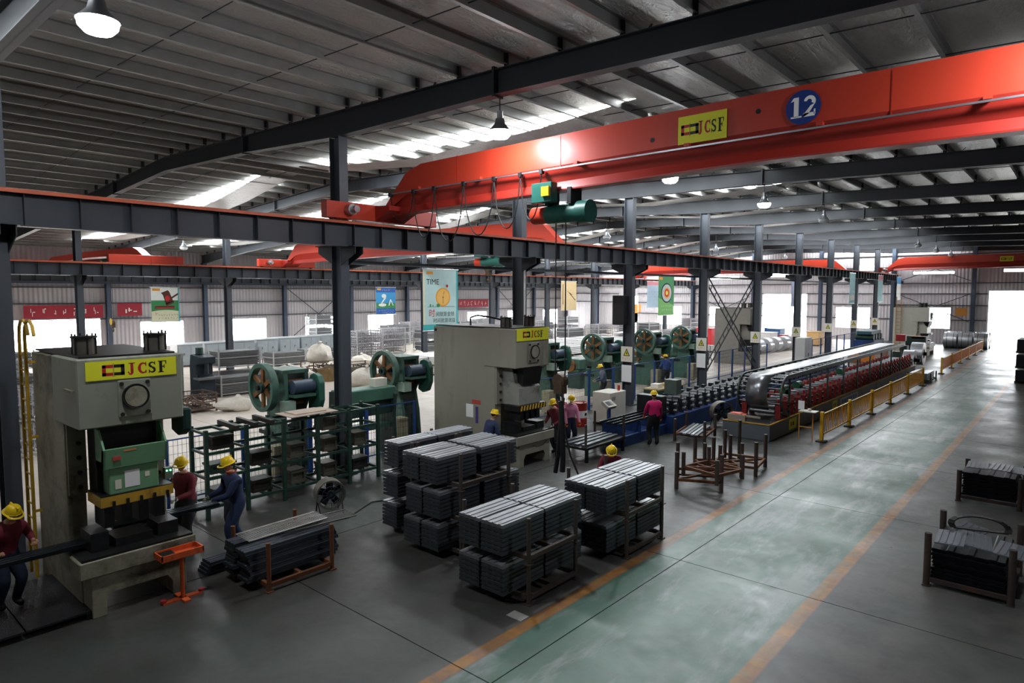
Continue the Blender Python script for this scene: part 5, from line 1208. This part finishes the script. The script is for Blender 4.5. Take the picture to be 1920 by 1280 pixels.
# big block of pale tube packs in the middle bay
pk = tube_pack('tube_pack', 1.2, 6.4, .5, zinc_w); pe = tube_ends(1.2, 6.4, .5); strapm = B(-.61, .61, -.02, .02, .0, .505).mesh('strap', M('strap_black', '222326', .5)); brr = B(-.62, .62, -.05, .05, 0, .08).mesh('bearer', M('timber', '8a7350', .8))
def pack_obj(loc, label, group, rz=0):
    t = thing('tube_pack', label, 'tube bundle', loc, rz, group)
    put('tubes', pk, t, (0, 0, .08)); e = put('tube_bore', pe, t, (0, 0, .08)); e['kind'] = 'stuff'
    for y in (-2.2, 0, 2.2): put('strap', strapm, t, (0, y, .08)); put('bearer', brr, t, (0, y+.4, 0))
for k, tier in enumerate(('bottom', 'middle', 'top')):
    for i in range(5):
        for j in range(2):
            if k == 2 and i == 0 and j == 0: continue
            pack_obj((-22.9-1.3*i, 32.3+6.7*j, .59*k), 'pale tube pack, %s layer of the big block, %s from the presses, %s half' % (tier, ORD[i], ('left', 'right')[j]), 'big block of tube packs')
for i in range(3): pack_obj((-24.5-1.35*i, 50.5, 0), 'pale galvanised tube pack lying beyond the big block, %s from the aisle side' % ORD[i], 'tube packs beyond the block')
for i in range(2):
    for k in range(2): pack_obj((-30.4-1.35*i, 28.6, .58*k), 'pale tube pack %s, %s one left of the middle press' % (('on the floor', 'laid on top')[k], ('nearer', 'farther')[i]), 'tube packs left of the middle press', )
# post crates: galvanised corner posts, rails, packs of planks
postm = {}
def crate(loc, label, w_=1.3, l=2.2, h_=1.05, fill='planks', group=None, mat=None, rz=0):
    mat = mat or zinc; t = thing('post_crate', label, 'crate', loc, rz, group); a, b = w_/2, l/2
    key = (w_, l, h_, mat.name, fill)
    if key not in postm:
        q = {'post': B(-.035, .035, -.035, .035, 0, h_).mesh('post', mat), 'side_rail': B(-.02, .02, -b, b, 0, .05).mesh('side_rail', mat), 'end_rail': B(-a, a, -.02, .02, 0, .05).mesh('end_rail', mat)}
        if fill == 'planks': q['f'] = ('plank_layer', B(-a+.06, a-.06, -b+.05, b-.05, 0, .07).mesh('plank_layer', zinc_d))
        elif fill == 'tubes': q['f'] = ('tubes', tube_pack('tubes', w_-.16, l-.1, h_*.72, zinc_d, .055)); q['e'] = tube_ends(w_-.16, l-.1, h_*.72, .055)
        elif fill == 'lattice':
            m = MB()
            for i in range(14):
                y = -b+.1+i*(l-.2)/13
                for z in (.1, .3, .5, .7, .9): m.box(-a+.05, a-.05, y-.018, y+.018, z-.02, z+.02)
                for x in (-a+.1, -.25, .0, .25, a-.1): m.box(x-.018, x+.018, y-.018, y+.018, .08, .95)
            q['f'] = ('frames', m.mesh('frames', M('lattice_zinc', 'a9a7aa', .5, .2, .25, 8)))
        else: q['f'] = ('scrap', None)
        postm[key] = q
    q = postm[key]
    for sx in (-1, 1):
        for sy in (-1, 1): put('post', q['post'], t, (sx*a, sy*b, 0))
        for z in (.1, h_*.55): put('side_rail', q['side_rail'], t, (sx*a, 0, z))
    for sy in (-1, 1):
        for z in (.1, h_*.55): put('end_rail', q['end_rail'], t, (0, sy*b, z))
    if fill == 'planks':
        n = int((h_-.25)/.085)
        for i in range(n): put('plank_layer', q['f'][1], t, (random.uniform(-.02, .02), random.uniform(-.03, .03), .16+i*.085))
    elif q['f'][1]:
        o = put(q['f'][0], q['f'][1], t, (0, 0, .12))
        if fill == 'lattice': o['kind'] = 'stuff'
        if 'e' in q: put('tube_bore', q['e'], t, (0, 0, .12))['kind'] = 'stuff'
    return t
# row in front of the left windows
for i, (x, y, n, f) in enumerate(((-33.2, 12.1, 2, 'planks'), (-31.9, 15.55, 1, 'planks'), (-33.9, 16.4, 2, 'planks'))):
    for k in range(n): crate((x, y, 1.07*k), 'grey post crate of planks, %s group left of the orange-spoked press, %s' % (ORD[i], ('on the floor', 'stacked above')[k]), fill=f, group='crates left of the flywheel press')
row = 0
for i in range(16):
    y = 21.5+3.15*i; n = (1, 1, 1, 3, 1, 1, 2, 2, 2, 2, 2, 2, 2, 2, 1, 2)[i]; f = ('tubes', 'planks', 'planks', 'planks', 'lattice', 'planks', 'tubes', 'lattice', 'lattice', 'tubes', 'lattice', 'lattice', 'planks', 'lattice', 'lattice', 'tubes')[i]
    for k in range(n): crate((-50.5-(i % 3)*.8, y+(1.3 if i == 3 else 0), 1.07*k), 'galvanised crate along the far windows, %s from the left, %s layer' % (ORD[i], ('bottom', 'second', 'third')[k]), fill=f, group='crates along the far windows', w_=1.5, l=1.7 if i in (3, 4) else 2.6)
for i in range(11):
    y = 24.0+3.4*i; n = (1, 1, 2, 2, 2, 1, 2, 2, 2, 2, 1)[i]; f = ('planks', 'tubes', 'lattice', 'lattice', 'tubes', 'planks', 'lattice', 'lattice', 'lattice', 'tubes', 'planks')[i]
    for k in range(n): crate((-42.2-(i % 2)*1.4, y, 1.07*k), 'galvanised crate in the row before the far columns, %s from the left, %s layer' % (ORD[i], ('bottom', 'upper')[k]), fill=f, group='crates before the far columns', w_=1.5, l=2.4)
for i in range(9):
    y = 33+4.6*i; n = (1, 1, 2, 2, 2, 2, 2, 1, 2)[i]; f = ('planks', 'planks', 'lattice', 'tubes', 'lattice', 'lattice', 'tubes', 'lattice', 'lattice')[i]
    for k in range(n): crate((-34.2, y, 1.07*k), 'galvanised crate behind the big tube block, %s from the left, %s layer' % (ORD[i], ('bottom', 'upper')[k]), fill=f, group='crates behind the tube block', w_=1.4, l=2.4)
# crates at the left picture edge, seen beside the first column
for i, (x, y, n) in enumerate(((-24.5, 4.6, 2), (-29.5, 5.4, 2), (-35, 6.4, 2), (-41, 8.0, 2))):
    for k in range(n): crate((x, y, 1.07*k), 'grey crate left of the first near column, %s one back, %s layer' % (ORD[i], ('bottom', 'upper')[k]), fill=('lattice', 'planks')[i % 2], group='crates at the left edge')
# grey metal cases in a row
casem = M('case_grey', '8f979b', .45, .2, .08, 3)
for i in range(7):
    t = thing('metal_case', 'grey metal case in the row below the left windows, %s from the left' % ORD[i], 'case', (-46.5-.25*i, 19.2+2.0*i, 0), group='grey metal cases')
    B(-.6, .6, -.85, .85, .12, 1.5).build('body', casem, t, bevel=.02); B(-.64, .64, -.9, .9, 1.5, 1.56).build('lid', M('case_lid', 'b5babd', .4, .2), t)
    for y in (-.42, .42): B(.6, .62, y-.38, y+.38, .25, 1.4).build('door', casem, t); B(.62, .65, y-.04, y+.04, .8, .95).build('latch', zinc_d, t)
    for y in (-.7, .7): B(-.5, .5, y-.06, y+.06, 0, .12).build('foot', zinc_d, t)
# sacks
def sack(loc, label, r=.5, sz=(1, 1.2, .6), seed=0, mat=None, group=None):
    random.seed(seed); m = MB().ball((0, 0, 0), r, 18, 12, sz); v = []
    ph = [random.uniform(0, 6) for _ in range(6)]
    for x, y, z in m.v:
        a_ = math.atan2(y, x); k = 1+.1*math.sin(3*a_+ph[0])+.07*math.sin(5*a_+ph[1]+z*4)+.05*math.sin(9*z/r+ph[2]+2*a_)
        v.append((x*k, y*k, max(z*k*(1+.15*math.sin(2*a_+ph[3]))+r*sz[2]*.8, 0)))
    m.v = v; m.tube([(0, 0, r*sz[2]*1.7), (.03, .02, r*sz[2]*1.9), (.08, .0, r*sz[2]*2.1)], [.09, .05, .1], 7)
    o = m.build('woven_sack', mat or sackm, loc=loc, smooth=True); return tag(o, label, 'sack', group)
sack((-27.3, 13.3, 0), 'white sack slumped on the floor beside the brown cage', .6, (1, 1.35, .5), 1)
sack((-29.2, 21.4, 0), 'large cream sack on the floor right of the second near column', .85, (1, 1.3, .62), 2)
for i, (x, y, z, r) in enumerate(((-33.0, 18.6, 0, .6), (-34.8, 18.5, 0, .62), (-33.4, 20.2, 0, .6), (-35.2, 20.3, 0, .65), (-36.9, 19.4, 0, .65))): sack((x, y, z), 'white sack in the heap above the orange-spoked flywheel, %s from the left' % ORD[i], r, (1, 1.2, .62), 10+i)
for i, (x, y) in enumerate(((-36.3, 26.2), (-36.4, 28.4), (-36.2, 30.7))): sack((x, y, 0), 'white sack in the far row behind the second near column, %s from the left' % ORD[i], .75, (1, 1.15, .65), 30+i)
# wire cages and tubs of scrap
def cage(loc, label, w_, l, h_, mat, scrap, rz=0):
    t = thing('wire_cage', label, 'cage', loc, rz); a, b = w_/2, l/2
    for sx in (-1, 1):
        for sy in (-1, 1): B(sx*a-.03, sx*a+.03, sy*b-.03, sy*b+.03, 0, h_).build('post', mat, t)
    for z in (.1, h_*.5, h_-.05):
        for sx in (-1, 1): B(sx*a-.015, sx*a+.015, -b, b, z, z+.04).build('side_rail', mat, t)
        for sy in (-1, 1): B(-a, a, sy*b-.015, sy*b+.015, z, z+.04).build('end_rail', mat, t)
    m = MB()
    for i in range(int(l/.12)):
        for sx in (-1, 1): m.box(sx*a-.004, sx*a+.004, -b+.12*i-.004, -b+.12*i+.004, .1, h_)
    m.build('wire_mesh', wire_m, t)['kind'] = 'stuff'
    m = MB(); 
    for i in range(60):
        p = Vector((random.uniform(-a+.1, a-.1), random.uniform(-b+.1, b-.1), random.uniform(.12, h_*.75))); d = Vector((random.uniform(-1, 1), random.uniform(-1, 1), random.uniform(-.3, .3))).normalized()*.18
        m.bar(p-d, p+d, .07, .05)
    m.box(-a+.05, a-.05, -b+.05, b-.05, .08, .14); o = m.build('scrap', scrap, t); o['kind'] = 'stuff'
brown = M('brown_rust', '5d4536', .7, .1, .2, 6)
cage((-28.5, 11.9, 0), 'brown wire cage of scrap beside the white sack', 1.3, 1.5, .8, brown, M('scrap_brown', '6e5a4c', .7, .2, .25, 6))
cage((-35.5, 22.6, 0), 'brown wire cage of scrap under the white sacks', 1.4, 1.8, .9, brown, M('scrap_brown', '6e5a4c')); sack((-35.5, 22.6, .7), 'round cream sack sitting in the brown wire cage', .75, (.9, 1, .85), 41)
cage((-33.4, 24.0, 0), 'dark cage of small parts behind the second near column', 1.3, 1.8, .8, brown, M('scrap_dark', '45423f', .6, .3, .25, 6))
for i, (x, y, c) in enumerate(((-32.6, 21.2, '8a7350'), (-33.4, 22.2, '6f6657'), (-31.3, 22.4, '77705f'))):
    t = thing('parts_tub', 'round metal tub of parts, %s from the left behind the blue motor' % ORD[i], 'tub', (x, y, 0)); mt = M('tub_%d' % i, c, .6, .2, .2, 5)
    MB().lathe([(0, 0), (.5, 0), (.56, .7), (.58, .72), (.54, .72), (.5, .45), (0, .5)], n=22).build('shell', mt, t, True)
    m = MB()
    for k in range(40): a_ = random.uniform(0, 6.28); r = random.uniform(0, .45); m.bar((r*math.cos(a_), r*math.sin(a_), .5), (r*math.cos(a_)+.1, r*math.sin(a_)+.05, .58+random.uniform(0, .1)), .05, .05)
    m.build('scrap', rust_o if i == 0 else mt, t)['kind'] = 'stuff'
mc = thing('milling_machine', 'dark blue-black upright machine between the plank crates', 'machine', (-31.6, 13.75, 0)); mm_ = M('machine_ink', '1d2a33', .45, .1, .2, 4)
MB().prism([(-.5, 0), (.5, 0), (.45, 1.0), (.2, 1.15), (.2, 1.6), (.55, 1.7), (.55, 2.0), (-.4, 2.1), (-.5, 1.5)], 'y', -.4, .4).build('body', mm_, mc, bevel=.03); B(.1, .75, -.5, .5, .95, 1.05).build('table', zinc_d, mc); MB().cyl((.4, 0, 1.2), (.4, 0, 1.7), .1, 12).build('spindle', mm_, mc, True); MB().cyl((-.3, 0, 2.1), (-.3, 0, 2.4), .18, 14).build('motor', fly_dark, mc, True)
# coils
coil_m = M('coil_steel', 'aeb1b5', .3, .8, .1, 4)
def coil(loc, label, r, w_, axis, group=None, mat=None):
    t = thing('steel_coil', label, 'coil', loc, 0, group)
    prof = [(r*.45, -w_/2), (r*.47, -w_/2), (r, -w_/2), (r, w_/2), (r*.45, w_/2), (r*.45, -w_/2)]
    MB().lathe(prof, (0, 0, r), axis, 30).build('windings', mat or coil_m, t, True)
    for y in (-w_*.25, w_*.25):
        MB().lathe([(r+.004, y-.02), (r+.006, y-.02), (r+.006, y+.02), (r+.004, y+.02)], (0, 0, r), axis, 30).build('strap', strap_black, t)
strap_black = M('strap_black', '222326')
for i in range(3):
    for j in range(2): coil((-9.4+1.15*i, 71.8+1.9*j, 0), 'steel coil beside the far door, %s from the left in the %s row' % (ORD[i], ('front', 'rear')[j]), .72, 1.0, 'x', 'coils by the far door')
for i in range(5): coil((-20.5+.15*i, 54.0+1.6*i, 0), 'bright steel coil in the middle bay before the wide doorway, %s from the left' % ORD[i], .62, .9, 'y', 'coils before the wide doorway', M('coil_bright', 'c9cacc', .3, .7, .1, 4))
# uncoiler with hanging strips at the far end of the red line
un = thing('uncoiler', 'dark uncoiler with two bright strip coils at the far end of the red line', 'machine', (-8.4, 49.3, 0))
MB().lathe([(.28, -.35), (.75, -.35), (.75, .35), (.28, .35), (.28, -.35)], (0, 1.2, 1.0), 'x', 30).build('coil', coil_m, un, True); MB().lathe([(.28, -.3), (.62, -.3), (.62, .3), (.28, .3), (.28, -.3)], (-.1, -1.0, .75), 'x', 30).build('coil', coil_m, un, True)
for y, z in ((1.2, 1.0), (-1.0, .75)): MB().cyl((-.9, y, z), (.5, y, z), .12, 12).build('mandrel', oily, un, True); B(-1.0, -.6, y-.35, y+.35, 0, z+.5).build('stand', M('stand_green_black', '22322c', .5), un)
B(-.9, .3, 1.9, 2.6, 1.5, 2.1).build('head_box', M('stand_green_black', '22322c'), un, bevel=.03); B(-.9, -.6, 2.0, 2.5, 0, 1.5).build('column', oily, un); B(-.55, .2, 1.9, 2.0, 1.95, 2.1).build('edge_plate', rail_o, un)
tag(B(-.25, .25, -.2, .2, 0, .4).build('control_box', M('box_red', 'a4222c', .45), loc=(-8.5, 45.6, 2.1), bevel=.02), 'small red box on the far end of the strip table', 'box')
bpy.data.objects['control_box'] if False else None
stack_rack('low dark rack of panels in the gap of the railing', -7.6, -6.5, 43.0, 44.8, 0, .5, rack_iron); bundle(-7.5, -6.6, 42.8, 45.0, .15, 5, panel_mesh(.44, 2.15, deck_top), 'low rack at the railing gap', 'panels at the railing gap', nx=2, ny=1)
# white cabinet, blue machine on orange base, cabinets between the lines
wc = thing('switch_cabinet', 'tall pale switch cabinet behind the red roll line', 'cabinet', (-13.3, 42.8, 0))
B(-.3, .3, -.65, .65, .1, 2.25).build('body', M('cabinet_pale', 'c9c8c4', .45, 0, .03), wc, bevel=.015); B(-.28, .28, -.62, .62, 0, .1).build('plinth', oily, wc)
for y in (-.32, .32): B(.3, .315, y-.3, y+.3, .2, 2.15).build('door', M('cabinet_pale', 'c9c8c4'), wc)
B(.315, .34, -.06, -.02, 1.1, 1.3).build('handle', oily, wc)
bmch = thing('flattening_machine', 'blue machine on an orange base near the cream press', 'machine', (-12.4, 55.0, 0))
B(-.9, .9, -2.2, 2.2, 0, .55).build('base', M('base_orange', 'd8812a', .5, 0, .08, 3), bmch, bevel=.02); B(-.7, .7, -1.6, 1.6, .55, 1.55).build('gearbox', blue_base, bmch, bevel=.04)
for y in (-1.1, -.3, .5, 1.2): MB().cyl((-.6, y, 1.75), (.6, y, 1.75), .22, 16).build('roller', fly_dark, bmch, True)
B(-.5, .5, -1.5, 1.5, 1.95, 2.2).build('yoke', M('machine_blue_green', '365a66', .5), bmch, bevel=.03)
gm = M('grid_blue', '33455c', .5)
fence(46.5, 60.0, -13.9, 1.9, 'dark blue mesh guard panel, %s from the left before the cream press')
# bench with odds and ends behind the blue line
bn = thing('work_bench', 'green work bench with small boxes behind the blue roll line', 'bench', (-14.2, 26.6, 0))
B(-.4, .4, -1.2, 1.2, .78, .84).build('bench_top', M('bench_ply', 'a08f62', .7), bn); B(-.38, .38, -1.15, -.5, 0, .78).build('pedestal', fly_dark, bn)
for y in (.0, 1.1):
    for x in (-.33, .33): B(x-.03, x+.03, y-.03, y+.03, 0, .78).build('leg', fence_blue, bn)
for i, (y, c, nm, lab) in enumerate(((-.7, 'ece9e2', 'white_box', 'small white box on the green bench'), (.1, 'b39a60', 'carton', 'flat brown carton on the green bench'), (.7, 'd9d9d6', 'paper_stack', 'stack of white paper on the green bench'))):
    tag(B(-.18, .18, -.2, .2, 0, .12+.06*(i == 0)).build(nm, M(nm, c, .7), loc=(-14.2, 26.6+y, .841)), lab, 'box')
# colourful boxes far down the middle bay
for i, (x, y, w_, l, h_, c, nm, lab) in enumerate(((-27.5, 60, 1.5, 1.8, 1.6, 'd8343c', 'red_bin', 'bright red bin far behind the tube block'), (-22.5, 62, 1.2, 1.8, 1.3, 'e4e0de', 'white_crate', 'white crate below the archery banner'), (-21.5, 64.5, 1.2, 1.6, 1.0, '9c2f38', 'red_crate', 'dark red crate beside the white crate'), (-23.5, 67, 1.3, 1.5, 1.4, '3f6d9c', 'blue_tank', 'blue tank below the archery banner'), (-24.8, 70, 1.4, 1.6, 1.3, '2e5aa8', 'blue_bin', 'blue bin near the end wall behind the archery banner'), (-19.6, 66.5, 1.1, 1.6, 1.3, 'd9b27a', 'tan_crate', 'tan crate left of the brown-grey press'))):
    t = thing(nm, lab, 'container', (x, y, 0)); mt = M('paint_'+nm, c, .5, 0, .06, 3)
    B(-w_/2, w_/2, -l/2, l/2, .1, h_).build('body', mt, t, bevel=.04); B(-w_/2-.03, w_/2+.03, -l/2-.03, l/2+.03, h_, h_+.06).build('rim', mt, t)
    for yy in (-l*.35, l*.35): B(-w_*.45, w_*.45, yy-.06, yy+.06, 0, .1).build('skid', oily, t)
# yellow and orange notices on the end wall and columns
tag(B(-9.95, -9.0, YE-.03, YE-.01, 2.75, 3.55).build('wall_notice', pc('notice_orange', 'd99a4a')), 'orange and yellow notice on the end wall left of the big door', 'sign')
tag(B(-46.4, -45.3, YE-.03, YE-.01, 2.3, 3.5).build('wall_notice', pc('notice_orange', 'd99a4a')), 'yellow notice on the end wall right of the tall left doorway', 'sign')
# loose things on the floor near the camera
tag(B(-7.05, -6.75, 7.35, 7.55, 0, .006).build('paper_scrap', M('scrap_paper', '9a9a94', .8), loc=(.45, .05, 0), rot=(0, 0, 0)), 'crumpled pale scrap on the floor by the nearest panel stack', 'scrap')
tag(MB().tube([(-12.4, 7.2, .015), (-12.2, 8.4, .015), (-12.7, 9.4, .015), (-12.2, 10.6, .015), (-12.6, 12.0, .015)], .014, 6).build('floor_cable', black), 'black cable lying on the floor before the die rack', 'cable')
tag(MB().bar((-12.0, 10.2, .03), (-11.6, 10.9, .03), .05, .05).build('pry_bar', rust_rack), 'rusty bar lying on the floor right of the drum fan', 'bar')

# low green lathes behind the fence, right of the fourth column
for i in range(5):
    t = thing('bench_lathe', 'low green lathe behind the fence, %s from the left right of the fourth column' % ORD[i], 'machine', (-20.2+.2*(i % 2), 29.2+3.3*i, 0), 0, 'green lathes')
    B(-.4, .4, -1.2, -.5, 0, .85).build('headstock_base', fly_dark, t); B(-.35, .35, .6, 1.2, 0, .85).build('tail_base', fly_dark, t)
    B(-.3, .3, -1.25, 1.25, .85, 1.0).build('bed', fly_green, t, bevel=.02); B(-.35, .35, -1.2, -.45, 1.0, 1.55).build('headstock', fly_green, t, bevel=.04); B(-.25, .25, .7, 1.1, 1.0, 1.35).build('tailstock', fly_green, t, bevel=.03)
    MB().cyl((0, -.45, 1.3), (0, -.25, 1.3), .16, 16).build('chuck', die_m, t, True); B(-.3, .35, -.1, .3, 1.0, 1.15).build('carriage', die_m, t); B(.4, .55, -1.1, 1.1, .7, .74).build('chip_tray', fly_dark, t)
    MB().cyl((-.15, -1.35, 1.2), (-.15, -1.2, 1.2), .3, 18).build('belt_wheel', rust_o, t, True)
